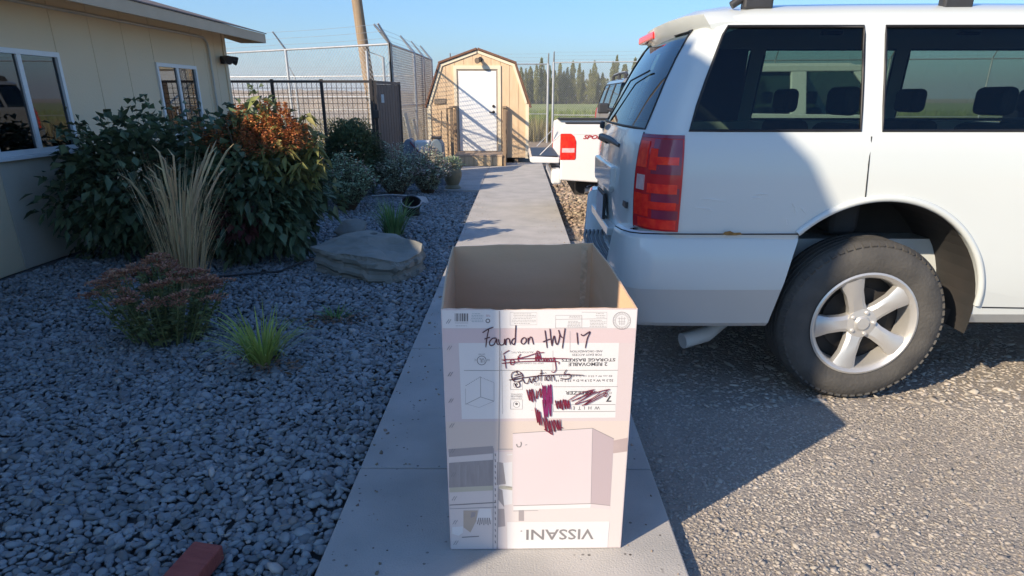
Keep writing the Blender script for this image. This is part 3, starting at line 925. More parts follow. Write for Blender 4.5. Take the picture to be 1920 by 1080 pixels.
# ------------------------------------------------------------------ full size SUV (local x forward from the rear, near side -y)
LZ = [.40, .46, .60, .75, .90, 1.05, 1.18, 1.28, 1.33]
LXR = [.18, .13, .08, .05, .032, .026, .030, .045, .062]
LHW = [.90, .955, .985, .997, 1.0, 1.0, .995, .984, .968]
SIDEX = [.27, .45, .7, .9, 1.08, 1.18, 1.65, 2.12, 2.22, 2.8, 3.45, 3.7, 4.1, 4.6]
TOPX = [.45, .58, .76, .92, 1.08, 1.18, 1.65, 2.06, 2.16, 2.55, 2.95]
def rear_pts(xr, hw, f=1.0):
    return [(xr, 0), (xr + .004 * f, -.35), (xr + .025 * f, -(hw - .35)), (xr + .055 * f, -(hw - .20)), (xr + .09 * f, -(hw - .10)),
            (xr + .13 * f, -(hw - .045)), (xr + .18 * f, -(hw - .012))]
def low_half(z):
    xr, hw = np.interp(z, LZ, LXR), np.interp(z, LZ, LHW)
    p = rear_pts(xr, hw) + [(x, -hw * (1 - .012 * max(0, (x - 3.2)) ** 2)) for x in SIDEX]
    hf = hw - .04
    tf = .10 * max(0, (z - .9)) + .12 * max(0, .6 - z)
    p += [(4.86 - tf, -(hf - .06)), (4.98 - tf, -(hf - .17)), (5.04 - tf, -(hf - .38)), (5.07 - tf, -.3), (5.08 - tf, 0)]
    return p
def drop(x, z):
    d = .19 * min(1, max(0, (x - 3.3) / 1.4))
    return z - d * max(0, (z - .75)) / .58
def full_ring(half):
    return half + [(x, -y) for x, y in reversed(half[1:-1])]
def lamp_surface(z, s):
    """point on the rear corner, s from 0 (hatch seam) to 1 (side)"""
    P = low_half(z)[3:8]
    d = [0]
    for a, b in zip(P[:-1], P[1:]): d.append(d[-1] + math.hypot(b[0] - a[0], b[1] - a[1]))
    t = s * d[-1]
    x = np.interp(t, d, [p[0] for p in P]); y = np.interp(t, d, [p[1] for p in P])
    e = 1e-3
    x2 = np.interp(min(t + e, d[-1]), d, [p[0] for p in P]) - np.interp(max(t - e, 0), d, [p[0] for p in P])
    y2 = np.interp(min(t + e, d[-1]), d, [p[1] for p in P]) - np.interp(max(t - e, 0), d, [p[1] for p in P])
    l = math.hypot(x2, y2)
    return Vector((x, y, z)), Vector((y2 / l, -x2 / l, 0))

def cut(o, cutters):
    dg = None
    for c in cutters:
        m = o.modifiers.new('b', 'BOOLEAN'); m.operation = 'DIFFERENCE'; m.object = c; m.solver = 'EXACT'
    bpy.context.view_layer.update()
    dg = bpy.context.evaluated_depsgraph_get()
    me = bpy.data.meshes.new_from_object(o.evaluated_get(dg))
    o.modifiers.clear()
    old = o.data
    o.data = me
    for c in cutters: bpy.data.objects.remove(c)
    return me

def make_suv(loc, rz, P, label, detail=True, group=None):
    t = empty('suv', loc, rz, label, 'suv', group)
    # ---- lower body shell with inner tub
    mb = MB()
    zs = [.40, .46, .53, .60, .68, .75, .83, .90, .98, 1.05, 1.12, 1.18, 1.24, 1.28, 1.33]
    rings = []
    for z in zs:
        rings.append([(x, y, drop(x, z)) for x, y in full_ring(low_half(z))])
    top = rings[-1]
    inner = [(min(max(x, .14), 4.9), y * .93, z - .002) for x, y, z in top]
    rings.append(inner)
    rings.append([(x, y * .98, .78) for x, y, z in inner])
    n = len(rings[0])
    vs = [p for r in rings for p in r]
    fs = []
    for j in range(len(rings) - 1):
        for i in range(n):
            k = (i + 1) % n
            fs.append((j * n + i, j * n + k, (j + 1) * n + k, (j + 1) * n + i))
    fs.append(tuple(range(n - 1, -1, -1)))
    fs.append(tuple((len(rings) - 1) * n + i for i in range(n)))
    mb.add(vs, fs)
    body = mb.build('body', P, None)
    cutters = []
    AX = (1.25, 4.20)
    for ax in AX:
        for s in (-1, 1):
            c = MB().lathe([(0.0001, -.3), (.56, -.3), (.56, .3), (0.0001, .3)], 56, 'y').build('cutter', P, None)
            c.location = (ax, s * .92, .475)
            cutters.append(c)
    bpy.context.view_layer.update()
    cut(body, cutters)
    body.data.polygons.foreach_set('use_smooth', [True] * len(body.data.polygons))
    body.data.set_sharp_from_angle(angle=R(24))
    if not body.data.materials: body.data.materials.append(P)
    body.parent = t
    # wheel houses and lips
    for ax in AX:
        for s in (-1, 1):
            prof = [(.545, .40), (.545, .965), (.56, .965), (.572, .40)]
            w = MB()
            A = [R(-12 + 204 * k / 30) for k in range(31)]
            for y0, y1, rr in ((.45, .965, .557),):
                v, f = [], []
                for a in A:
                    for yy in (y0, y1):
                        v.append((ax + rr * math.cos(a), s * yy, .475 + rr * math.sin(a)))
                for i in range(30): f.append((2 * i, 2 * i + 1, 2 * i + 3, 2 * i + 2))
                w.add(v, f)
                c = [(ax + rr * math.cos(a), s * y0, .475 + rr * math.sin(a)) for a in A]
                w.add(c, [tuple(range(31))])
            w.build('wheel_house', M_under, t)
            lip = [(ax + .57 * math.cos(a), s * (np.interp(.475 + .57 * math.sin(a), LZ, LHW) + .001), .475 + .57 * math.sin(a)) for a in [R((4 if ax < 2 else 20) + (131 if ax < 2 else 150) * k / 40) for k in range(41)]]
            MB().tube(lip, .017, 8).build('arch_lip', P, t, smooth=60)
            make_wheel(t, (ax, s * .865, .42), .42, .27, .265, s)
    # ---- hood
    v, f = [], []
    X = [3.35, 3.6, 3.9, 4.2, 4.6, 4.86, 4.99]
    for x in X:
        zb = drop(x, 1.33)
        hw = .968 * (1 - .012 * max(0, x - 3.2) ** 2) - max(0, x - 4.6) * .45
        for y in (-1, -.8, -.5, 0, .5, .8, 1):
            v.append((x, y * hw * .985, zb + .035 * (1 - y * y) - .002 + (.03 if abs(y) < .6 else 0) * 0))
    for i in range(len(X) - 1):
        for j in range(6): f.append((i * 7 + j, i * 7 + j + 1, (i + 1) * 7 + j + 1, (i + 1) * 7 + j))
    MB().add(v, f).build('hood', P, t, smooth=50)
    # ---- greenhouse
    GZ = [1.33, 1.345, 1.45, 1.56, 1.66, 1.755, 1.79, 1.835, 1.872, 1.90, 1.918]
    GXR = [.062, .068, .118, .17, .225, .285, .315, .375, .47, .62, .85]
    GHW = [.968, .962, .930, .896, .862, .829, .812, .775, .70, .56, .34]
    rows = []
    for z, xr, hw in zip(GZ, GXR, GHW):
        q = min(1, (z - 1.33) / (1.79 - 1.33))
        f_ = 1 - .45 * q
        near = rear_pts(xr, hw, f_)
        sx = [a + (b - a) * q for a, b in zip(SIDEX[:11], TOPX)]
        base = near[-1][0]
        sx = [max(x, base + .045 + .03 * i) for i, x in enumerate(sx)]
        wb_ = [(sx[-1] + .09, -hw * .62), (sx[-1] + .14, -hw * .3), (sx[-1] + .155, 0)]
        half = near + [(x, -hw) for x in sx] + wb_
        rows.append([(x, y, z + (.012 * math.sin(min(1, max(0, (x - .3) / 2.6)) * math.pi) if z > 1.8 else 0)) for x, y in full_ring(half)])
    n = len(rows[0])
    nh = (n + 2) // 2
    def col(i): return i if i < nh else n - i
    WIN = {'rear': (-3, 3), }
    body_f, wf = [], {}
    for j in range(len(rows) - 1):
        for i in range(n):
            k = (i + 1) % n
            a, b = col(i), col(k)
            lo = min(a, b)
            far = i >= nh - 1
            key = None
            if 1 <= j <= 5:
                if lo <= 2: key = 'rear'
                elif 7 <= lo <= 10: key = ('quarter', far)
                elif 12 <= lo <= 13: key = ('rear_door', far)
                elif 15 <= lo <= 16: key = ('front_door', far)
                elif lo >= 17: key = 'wind'
            q = (j * n + i, j * n + k, (j + 1) * n + k, (j + 1) * n + i)
            if key: wf.setdefault(key, []).append(q)
            else: body_f.append(q)
    top_ring = [(len(rows) - 1) * n + i for i in range(n)]
    body_f.append(tuple(top_ring))
    V = [p for r in rows for p in r]
    g = MB().add(V, body_f).build('roof_and_pillars', P, t, smooth=32)
    # remove unused vertices is not needed: windows are their own meshes
    for key, faces in wf.items():
        ids = sorted({q for f in faces for q in f})
        mp_ = {a: b for b, a in enumerate(ids)}
        c = Vector((1.8, 0, 1.5))
        pts = []
        for a in ids:
            p = Vector(V[a])
            d = Vector((p.x - 1.8 if key in ('rear', 'wind') else 0, p.y if key not in ('rear', 'wind') else 0, 0))
            pts.append(p - d.normalized() * .005)
        nm = 'rear_window' if key == 'rear' else 'windscreen' if key == 'wind' else 'side_window'
        mt = M_clear if key == 'wind' or (key[0] == 'front_door') else M_tint
        w = MB().add(pts, [tuple(mp_[q] for q in f) for f in faces]).build(nm, mt, t, smooth=60)
        # rubber seal round the edge
        cnt = {}
        for f in faces:
            for a, b in zip(f, f[1:] + f[:1]):
                cnt.setdefault(tuple(sorted((a, b))), []).append((a, b))
        bd = {}
        for e, l in cnt.items():
            if len(l) == 1:
                bd.setdefault(e[0], []).append(e[1]); bd.setdefault(e[1], []).append(e[0])
        st = next(iter(bd)); loop = [st]; prev = None; cur = st
        while True:
            nx = [q for q in bd[cur] if q != prev]
            if not nx or nx[0] == st: break
            prev, cur = cur, nx[0]; loop.append(cur)
        MB().tube([V[a] for a in loop], .007, 6, closed=True).build('window_seal', M_seal, w, smooth=60)
    # ---- spoiler over the rear glass
    v, f = [], []
    ysp = [-.80, -.74, -.55, -.3, 0, .3, .55, .74, .80]
    for y in ysp:
        rz_ = np.interp(abs(y), [0, .34, .56, .70, .775, .812], [1.918, 1.918, 1.90, 1.872, 1.835, 1.79])
        q = 1 - (abs(y) / .80) ** 2.5
        tip = .375 - .10 * q
        sec = [(.66, rz_ - .004), (.50, min(rz_, 1.893) + .007), (tip + .05, min(rz_, 1.876) + .004), (tip, min(rz_, 1.862) - .004),
               (tip + .010, min(1.80, rz_ - .02)), (tip + .045, 1.765), (.44, 1.76), (.52, min(1.79, rz_ - .02))]
        for x, z in sec: v.append((x, y, z))
    m = 8
    for i in range(len(ysp) - 1):
        for j in range(m):
            f.append((i * m + j, i * m + (j + 1) % m, (i + 1) * m + (j + 1) % m, (i + 1) * m + j))
    f += [tuple(range(m)), tuple((len(ysp) - 1) * m + j for j in range(m - 1, -1, -1))]
    sp = MB().add(v, f).build('spoiler', P, t, smooth=40)
    MB().box(.276, .36, .08, .60, 1.803, 1.848).build('brake_light', M_lens2, sp, bevel=.012, seg=3)
    # ---- tail lamps wrapped round the corners
    for s in (-1, 1):
        def S(z, u, off):
            p, nrm = lamp_surface(z, u)
            q = p + nrm * off
            return (q.x, q.y if s < 0 else -q.y, q.z)
        def patch(z0, z1, u0, u1, off, nm, mt, par, nz=6, nu=10, back=-.012, rb=0):
            v, f = [], []
            for a in range(nz + 1):
                for b in range(nu + 1):
                    v.append(S(z0 + (z1 - z0) * a / nz, u0 + (u1 - u0) * b / nu, off))
            N1 = nu + 1
            for a in range(nz):
                for b in range(nu):
                    f.append((a * N1 + b, a * N1 + b + 1, (a + 1) * N1 + b + 1, (a + 1) * N1 + b))
            rim_ = [b for b in range(N1)] + [a * N1 + nu for a in range(1, nz + 1)] + [nz * N1 + b for b in range(nu - 1, -1, -1)] + [a * N1 for a in range(nz - 1, 0, -1)]
            base = len(v)
            for r_ in rim_:
                a, b = divmod(r_, N1)
                v.append(S(z0 + (z1 - z0) * a / nz, u0 + (u1 - u0) * b / nu, back))
            L_ = len(rim_)
            for i in range(L_):
                f.append((rim_[i], rim_[(i + 1) % L_], base + (i + 1) % L_, base + i))
            return MB().add(v, f).build(nm, mt, par, smooth=40)
        z0, z1 = .885, 1.325
        lamp = patch(z0, z1, 0.02, 1.0, .008, 'tail_light', M_lens, t, back=-.03)
        h = z1 - z0
        def lp(a0, a1, u0, u1, mt, off=.0105):
            patch(z0 + h * a0, z0 + h * a1, u0, u1, off, 'lens_segment', mt, lamp, 3, 6, .006)
        lp(.965, 1.0, .02, 1.0, M_lens3, .0100)
        lp(.60, .955, .47, .97, M_lens3)
        lp(.30, .46, .52, .97, M_lens3)
        lp(.13, .22, .55, .97, M_lens3)
        lp(.66, .93, .07, .36, M_lens2)
        lp(.64, .86, .42, .58, M_lens2, .0118)
        lp(.70, .78, .55, .93, M_lens2, .0118)
        lp(.42, .58, .10, .34, M_lensw)
        lp(.40, .50, .42, .93, M_lens2, .0118)
        lp(.23, .31, .42, .93, M_lens2, .0118)
        lp(.14, .38, .06, .46, M_lens2, .0112)
        lp(.02, .12, .20, .95, M_lens2, .0118)
    for s in (-1, 1):
        pts_ = [lamp_surface(z, 0.0)[0] for z in np.linspace(.86, 1.33, 9)]
        MB().tube([(p.x - .001, p.y if s < 0 else -p.y, p.z) for p in pts_], .0045, 5).build('hatch_seam', M_seal, t)
    # ---- rear bumper
    outl = [(-.075, 0), (-.072, .2), (-.062, .4), (-.035, .58), (-.012, .70), (.0, .80), (.018, .90), (.05, .965), (.10, 1.0), (.2, 1.014), (.35, 1.018), (.6, 1.018), (.86, 1.012)]
    v, f = [], []
    secs = []
    full = [(x, -y) for x, y in outl][::-1] + outl[1:]
    for x, y in full:
        ay = abs(y)
        zt = .60 + .275 * min(1, max(0, (ay - .60) / .10)) ** 1
        zb = .40
        def P_(d, z):
            # inset d along the local inward direction
            if ay >= .99: return (x - (0 if x < .5 else 0), y - math.copysign(d, y), z)
            k = min(1, max(0, (ay - .8) / .19))
            return (x + d * (1 - k * .7), y - math.copysign(d * k, y) if ay > 0 else y, z)
        if x > .8: x_ = x
        sec = [P_(.10, zb - .01), P_(.045, zb), P_(.028, zb + .02), P_(.006, .60 if zt > .7 else .52), P_(0, .64 if zt > .7 else .55), P_(.010, zt - .035), P_(.022, zt - .012), P_(.04, zt), P_(.16 if ay < .9 else .06, zt + .004)]
        if x > .8:   # slanted front edge of the bumper side
            sec = [(px - (.09 * (zt - pz) / .47), py, pz) for px, py, pz in sec]
        secs.append(sec)
    m = len(secs[0])
    v = [p for s_ in secs for p in s_]
    for i in range(len(secs) - 1):
        for j in range(m - 1):
            f.append((i * m + j, i * m + j + 1, (i + 1) * m + j + 1, (i + 1) * m + j))
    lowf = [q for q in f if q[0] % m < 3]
    bump = MB().add(v, [q for q in f if q[0] % m >= 3]).build('rear_bumper', P, t, smooth=30)
    MB().add(v, lowf).build('bumper_ground_tint', M_ground_tint, bump, smooth=30)  # lower faces of the same bumper, ground reflection put into their colour
    MB().tube([(x - .004, y, .8775) for x, y in outl if y > .75], .0035, 5).build('bumper_seam', M_seal, bump)
    MB().tube([(x - .004, -y, .8775) for x, y in outl if y > .75], .0035, 5).build('bumper_seam', M_seal, bump)
    # ribbed step pad
    for q in range(5):
        d = .018 + q * .028
        pts = [(x + d, y, .607) for x, y in full if abs(y) < .61]
        MB().tube(pts, .010, 6).build('step_rib', M_chipc, bump, smooth=60)
    # ---- hatch fittings
    MB().prism([(-.42, 1.135), (.42, 1.135), (.40, 1.02), (.36, .99), (-.36, .99), (-.40, 1.02)], .006, .05, 'x').build('plate_garnish', P, t, bevel=.012, seg=3)
    pl = MB().box(.004, .020, -.175, .175, .79, .96).build('licence_plate', M_seal, t, bevel=.004)
    MB().box(.000, .0035, -.155, .155, .805, .945).build('plate_face', pm('plate_face', (.5, .54, .6), (.38, .42, .5), 22, .5), pl)
    MB().prism([(-.43, .76), (.43, .76), (.45, .80), (.45, .81), (-.45, .81), (-.45, .80)], .0, .05, 'x').build('plate_ledge', P, t, bevel=.006)
    h = MB().box(.02, .07, .02, .40, 1.228, 1.272).build('hatch_handle', M_plastic, t, bevel=.015, seg=3)
    MB().tube([(.035, .1, 1.258), (.034, -.15, 1.258), (.045, -.42, 1.245)], [.020, .016, .010], 8).build('wiper_arm', M_plastic, h, smooth=50)
    MB().box(.03, .06, .38, .44, 1.30, 1.345).build('wiper_pivot', M_plastic, h, bevel=.012)
    MB().tube([(.075, .35, 1.36), (.165, .1, 1.58), (.195, -.35, 1.62)], .005, 6).build('defroster_line', M_seal, t)
    MB().box(.052, .066, -.72, -.60, .955, .985).build('badge', M_plastic, t)
    # seams
    for s in (-1, 1):
        def side_line(pts, nm='door_seam'):
            MB().tube([(x, s * (np.interp(z, LZ, LHW) + .0005), z) for x, z in pts], .0035, 5).build(nm, M_seal, t)
        side_line([(1.13, 1.32), (1.13, 1.2), (1.135, 1.12), (1.14, 1.05)])
        side_line([(2.17, 1.32), (2.17, 1.0), (2.17, .7), (2.18, .5)])
        side_line([(3.45, 1.30), (3.46, 1.0), (3.46, .7), (3.45, .5)])
        side_line([(1.85, .5), (2.46, .49), (3.45, .49)])
        for x in (1.98, 3.0):
            MB().tube([(x - .09, s * 1.005, 1.13), (x - .07, s * 1.03, 1.135), (x + .07, s * 1.03, 1.135), (x + .09, s * 1.005, 1.13)], .014, 8).build('door_handle', P, t, smooth=50)
        mr = MB().tube([(3.3, s * .95, 1.30), (3.28, s * 1.10, 1.33)], .03, 8).build('mirror', M_plastic, t, smooth=50)
        MB().box(3.18, 3.30, min(s * 1.07, s * 1.27), max(s * 1.07, s * 1.27), 1.26, 1.44).build('mirror_shell', M_plastic, mr, bevel=.03, seg=3)
        # roof rack
        yr = s * .68
        rk = MB().tube([(.50, yr, 1.89), (.58, yr, 1.945), (.70, yr, 1.965), (1.6, yr, 1.985), (2.5, yr, 1.975), (2.7, yr, 1.93)], [.018, .024, .024, .024, .024, .018], 10).build('roof_rail', M_plastic, t, smooth=50)
        MB().tube([(.80, yr + s * .002, 1.985), (1.6, yr + s * .002, 2.0), (2.4, yr + s * .002, 1.992)], .014, 8).build('rail_strip', M_steel, rk, smooth=50)
        for x in (.62, 1.55, 2.45):
            MB().box(x - .07, x + .07, yr - .03, yr + .03, 1.87, 1.965).build('rail_foot', M_plastic, rk, bevel=.012)
    # head end
    MB().box(4.98, 5.085, -.62, .62, .78, 1.06).build('grille', M_plastic, t, bevel=.02)
    for s in (-1, 1):
        MB().box(4.86, 5.02, s * .80 - .13, s * .80 + .13, .86, 1.06).build('headlight', M_steel, t, bevel=.03, seg=3)
    MB().box(4.7, 5.16, -.95, .95, .45, .70).build('front_bumper', P, t, bevel=.06, seg=3)
    # underside, axle, tail pipe
    MB().box(.25, 4.8, -.80, .80, .36, .44).build('floor_pan', M_under, t)
    MB().tube([(1.25, -.85, .42), (1.25, .85, .42)], .06, 10).build('axle', M_under, t)
    MB().tube([(1.3, -.40, .46), (.85, -.46, .42), (.66, -.58, .30), (.56, -.65, .245), (.42, -.70, .222)], .045, 14).build('tail_pipe', M_pipe, t, smooth=50)
    # seats
    for x in (1.15, 1.95, 2.75):
        for y in (-.42, .42):
            s_ = MB().box(x, x + .16, y - .24, y + .24, .8, 1.36).build('seat_back', M_inner, t, bevel=.05, seg=3)
            MB().box(x + .02, x + .11, y - .13, y + .13, 1.40, 1.54).build('headrest', M_inner, s_, bevel=.035, seg=3)
    for s in ((-1, 1) if not detail else (1,)):
        MB().add([(.30, s * .925, 1.335), (1.07, s * .925, 1.335), (1.05, s * .785, 1.79), (.47, s * .785, 1.79), (.30, s * .905, 1.335), (1.07, s * .905, 1.335), (1.05, s * .765, 1.79), (.47, s * .765, 1.79)],
                 [(0, 1, 2, 3), (7, 6, 5, 4), (0, 4, 5, 1), (1, 5, 6, 2), (2, 6, 7, 3), (3, 7, 4, 0)]).build('cargo_trim', M_inner, t)
    MB().box(.2, 3.3, -.43, .43, .782, .80).build('cabin_floor', M_inner, t)
    MB().box(3.1, 3.55, -.85, .85, 1.1, 1.34).build('dashboard', M_inner, t, bevel=.05)
    return t

suv = make_suv((0.50, 4.30, -0.045), 0, M_suv, 'big white SUV backed up to the walk, nearest of the vehicles, right of the carton')
M_rust = pm('rust', (.20, .10, .03), (.33, .19, .06), 60, .9)
for (x0, z0, x1, z1) in ((.36, 1.04, .48, 1.03), (.34, 1.00, .43, .985), (.62, 1.06, .68, 1.062), (.60, 1.045, .65, 1.043), (.80, 1.02, .825, .97), (.84, 1.0, .865, .975), (.78, .95, .79, .92)):
    MB().tube([(x0, -1.0005, z0), ((x0 + x1) / 2, -1.001, (z0 + z1) / 2 + .004), (x1, -1.0005, z1)], [.001, .0022, .001], 4).build('scratch', M_white, suv)
MB().prism([(.48, .878), (.50, .872), (.545, .872), (.575, .876), (.565, .886), (.535, .884), (.515, .893), (.49, .888)], -1.0215, -1.0195).build('rust_patch', M_rust, suv)
suv2 = make_suv((2.72, 16.6, -0.085), R(-90), M_grey_suv, 'dark grey SUV facing the camera behind the white pickup')
# ------------------------------------------------------------------ white pickup, tailgate down
def text_mesh(body, size, align='LEFT', shear=0.0, bold=0.0):
    c = bpy.data.curves.new('txt', 'FONT')
    c.body = body; c.size = size; c.align_x = align; c.shear = shear; c.offset = bold
    c.resolution_u = 2
    o = bpy.data.objects.new('txt', c)
    COL.objects.link(o)
    bpy.context.view_layer.update()
    dg = bpy.context.evaluated_depsgraph_get()
    me = bpy.data.meshes.new_from_object(o.evaluated_get(dg))
    bpy.data.objects.remove(o)
    return me
tk = empty('pickup_truck', (0.50, 9.47, -0.085), 0, 'white pickup truck with its tailgate down behind the SUV', 'pickup')
W = .97
def arch(cx, cz, r, z, n=18):
    a0 = math.asin((z - cz) / r)
    return [(cx + r * math.cos(a), cz + r * math.sin(a)) for a in np.linspace(math.pi - a0, a0, n)]
for s in (-1, 1):
    poly = [(0, .60)] + [(.62, .56)] + arch(1.18, .40, .47, .56) + [(2.05, .52), (2.05, 1.235), (.06, 1.245), (0.0, 1.22)]
    y0, y1 = sorted((s * W, s * (W - .055)))
    p = MB().prism(poly, y0, y1).build('bed_side', M_truck, tk, bevel=.018, seg=3)
    MB().box(.05, 2.04, min(s * (W + .004), s * (W - .11)), max(s * (W + .004), s * (W - .11)), 1.242, 1.262).build('rail_cap', M_plastic, p, bevel=.006)
    MB().box(.12, 2.04, min(s * (W + .003), s * (W - .01)), max(s * (W + .003), s * (W - .01)), 1.128, 1.134).build('crease', M_truck, p)
    # rounded tail light with pale lower band
    lz0, lz1 = .835, 1.135
    lp = [(-.004, lz0), (.17, lz0), (.185, lz0 + .02), (.185, lz1 - .09), (.16, lz1 - .03), (.12, lz1), (-.004, lz1)]
    y0, y1 = sorted((s * (W + .008), s * (W - (.06 if s < 0 else .012))))
    l = MB().prism(lp, y0, y1).build('tail_light', M_lens2, tk, bevel=.010, seg=3)
    y0, y1 = sorted((s * (W + .0095), s * (W + .0035)))
    MB().box(.015, .165, y0, y1, lz0 + .085, lz0 + .135).build('reverse_lens', M_lensw, l, bevel=.0018)
    # cab side
    cab = [(2.08, .52), (3.92, .50), (3.92, 1.20), (3.85, 1.34), (2.08, 1.36)]
    y0, y1 = sorted((s * W, s * (W - .05)))
    MB().prism(cab, y0, y1).build('door_panel', M_truck, tk, bevel=.015, seg=3)
    fr = MB()
    yb, yt = W - .03, W - .17
    def pil(a, b, w=.085):
        fr.bar((a[0], s * yb, a[1]), (b[0], s * yt, b[1]), w, .05, (0, 1, 0))
    pil((2.14, 1.34), (2.22, 1.84), .12); pil((2.77, 1.34), (2.75, 1.86), .18); pil((3.86, 1.32), (3.40, 1.86), .10)
    fr.bar((2.12, s * yt, 1.84), (3.5, s * yt, 1.85), .07, .09, (0, 1, 0))
    fr.build('window_frame', M_truck, tk, bevel=.012)
    g = MB()
    for x0, x1, x2, x3 in ((2.17, 2.71, 2.70, 2.24), (2.83, 3.82, 3.38, 2.81)):
        g = MB().add([(x0, s * (yb - .01), 1.35), (x1, s * (yb - .01), 1.33), (x2, s * (yt - .005), 1.83), (x3, s * (yt - .005), 1.83)], [(0, 1, 2, 3)])
        g.build('side_window', M_tint, tk)
    # front wing
    wing_ = [(3.94, .50)] + arch(4.55, .40, .46, .50) + [(5.35, .55), (5.38, 1.08), (5.2, 1.16), (3.94, 1.20)]
    y0, y1 = sorted((s * W, s * (W - .05)))
    MB().prism(wing_, y0, y1).build('front_wing', M_truck, tk, bevel=.015, seg=3)
    MB().box(5.25, 5.40, s * .78 - .14, s * .78 + .14, .86, 1.05).build('headlight', M_steel, tk, bevel=.03)
    for ax in (1.18, 4.55):
        make_wheel(tk, (ax, s * .83, .38), .38, .25, .215, s)
MB().box(.06, 2.04, -.91, .91, .66, .72).build('bed_floor', M_plastic, tk)
MB().box(2.0, 2.05, -.91, .91, .66, 1.23).build('bed_front', M_truck, tk)
MB().prism([(2.1, 1.87), (2.2, 1.90), (3.35, 1.905), (3.48, 1.865), (3.42, 1.85), (2.1, 1.85)], -.80, .80).build('cab_roof', M_truck, tk, bevel=.02, seg=3)
MB().add([(3.86, -.90, 1.30), (3.86, .90, 1.30), (3.42, .76, 1.85), (3.42, -.76, 1.85)], [(0, 1, 2, 3)]).build('windscreen', M_clear, tk)
MB().box(2.08, 2.14, -.92, .92, .55, 1.36).build('cab_back', M_truck, tk, bevel=.01)
MB().add([(2.12, -.85, 1.36), (2.12, .85, 1.36), (2.2, .76, 1.83), (2.2, -.76, 1.83)], [(0, 1, 2, 3)]).build('back_window', M_tint, tk)
MB().prism([(3.86, 1.24), (4.6, 1.23), (5.25, 1.15), (5.36, 1.06), (5.36, 1.0), (3.86, 1.1)], -.9, .9).build('hood', M_truck, tk, bevel=.03, seg=3)
MB().box(5.34, 5.42, -.6, .6, .75, 1.02).build('grille', M_plastic, tk, bevel=.02)
MB().box(5.3, 5.5, -.93, .93, .5, .72).build('front_bumper', M_steel, tk, bevel=.04)
# tailgate lowered
tg = MB().prism([(-.37, .845), (-.36, .80), (-.33, .785), (.0, .785), (.0, .85), (-.33, .862)], -.80, .80).build('tailgate', M_truck, tk, bevel=.012, seg=3)
MB().box(-.34, -.01, -.76, .76, .858, .868).build('tailgate_liner', M_plastic, tg, bevel=.003)
MB().box(-.38, -.366, -.16, .16, .80, .84).build('tailgate_handle', M_plastic, tg, bevel=.006)
for s in (-1, 1):
    MB().tube([(.0, s * .86, 1.12), (-.24, s * .80, .88)], .005, 6).build('tailgate_cable', M_galv, tg)
MB().box(-.10, .03, -.90, .90, .54, .72).build('rear_bumper', M_truck, tk, bevel=.035, seg=3)
MB().box(-.09, .02, -.60, .60, .715, .728).build('bumper_step', M_plastic, tk)
MB().tube([(1.0, -.62, .47), (.55, -.70, .46), (.32, -.74, .45)], .04, 12).build('exhaust', M_steel, tk, smooth=50)
MB().box(.2, 5.2, -.75, .75, .40, .55).build('chassis', M_under, tk)
for x in (2.5, 3.05):
    for y in (-.4, .4):
        s_ = MB().box(x, x + .14, y - .24, y + .24, .8, 1.42).build('seat_back', M_inner, tk, bevel=.05)
        MB().box(x + .02, x + .1, y - .12, y + .12, 1.46, 1.6).build('headrest', M_inner, s_, bevel=.03)
M_red = pm('decal_red', (.45, .02, .03), rough=.4)
me = text_mesh('SPORT', .062, 'LEFT', .3, .002)
for v in me.vertices: v.co = (v.co.x * 1.5 + .26, -(W + .0035), v.co.y + 1.075)
me.materials.clear()
o = link_mesh('decal_lettering', me, M_red, tk)
tag(o, 'red slanted lettering on the bed side')
# ------------------------------------------------------------------ freezer carton
M_kraft = pm('kraft_board', (0.70, 0.46, 0.28), (0.75, 0.50, 0.32), 2.5, 0.85, 0.12, 60, stretch=(1, 1, 6))
M_card = pm('printed_card', (0.60, 0.51, 0.515), (0.61, 0.53, 0.53), 1.4, 0.5)
M_cardw = pm('white_print', (0.68, 0.665, 0.67), (0.70, 0.685, 0.69), 2, 0.5)
FL, FR_, BR_, BL_ = Vector((-.229, 1.932, 0)), Vector((.356, 1.948, 0)), Vector((.3235, 2.93, 0)), Vector((-.279, 2.86, 0))
BH = 0.858
carton = empty('carton', ((FL + BR_) / 2)[:], 0, 'tall open cardboard freezer carton with handwriting standing on the walk', 'box')
def card_panel(name, a, b, seed, th=.006, notch=False, inner=0):
    """wall of the carton from a to b with a slightly uneven top edge"""
    r = np.random.default_rng(seed)
    d = (b - a).normalized(); nrm = Vector((d.y, -d.x, 0))
    n = 24
    v, f = [], []
    for k in range(n + 1):
        s = k / n
        w = .0022 * math.sin(s * 9 + seed) + .0012 * r.uniform(-1, 1)
        if notch and abs(s - .30) < .03: w -= .004
        bow = .006 * math.sin(math.pi * s)
        p = a.lerp(b, s)
        for z, bz in ((.004, 0), (BH * .5, .6), (BH + w, 1)):
            for o in (0, -th):
                q = p + nrm * (o + (bow * bz if name == 'side_panel' else 0))
                v.append((q.x, q.y, z))
    m = 6
    for k in range(n):
        a0, b0 = k * m, (k + 1) * m
        f += [(a0, b0, b0 + 2, a0 + 2), (a0 + 2, b0 + 2, b0 + 4, a0 + 4), (a0 + 1, a0 + 3, b0 + 3, b0 + 1), (a0 + 3, a0 + 5, b0 + 5, b0 + 3), (a0 + 4, b0 + 4, b0 + 5, a0 + 5)]
    o = wb(MB().add(v, f), name, M_kraft, carton, smooth=30)
    o.data.materials.append(M_card)                    # printed liner outside, kraft inside
    for i, pg in enumerate(o.data.polygons): pg.material_index = 1 if i % 5 < 2 else 0
    return o
front = card_panel('front_panel', FL, FR_, 1, notch=True)
back = card_panel('back_panel', BR_, BL_, 2)
right = card_panel('side_panel', FR_, BR_, 3)
left = card_panel('side_panel', BL_, FL, 4)
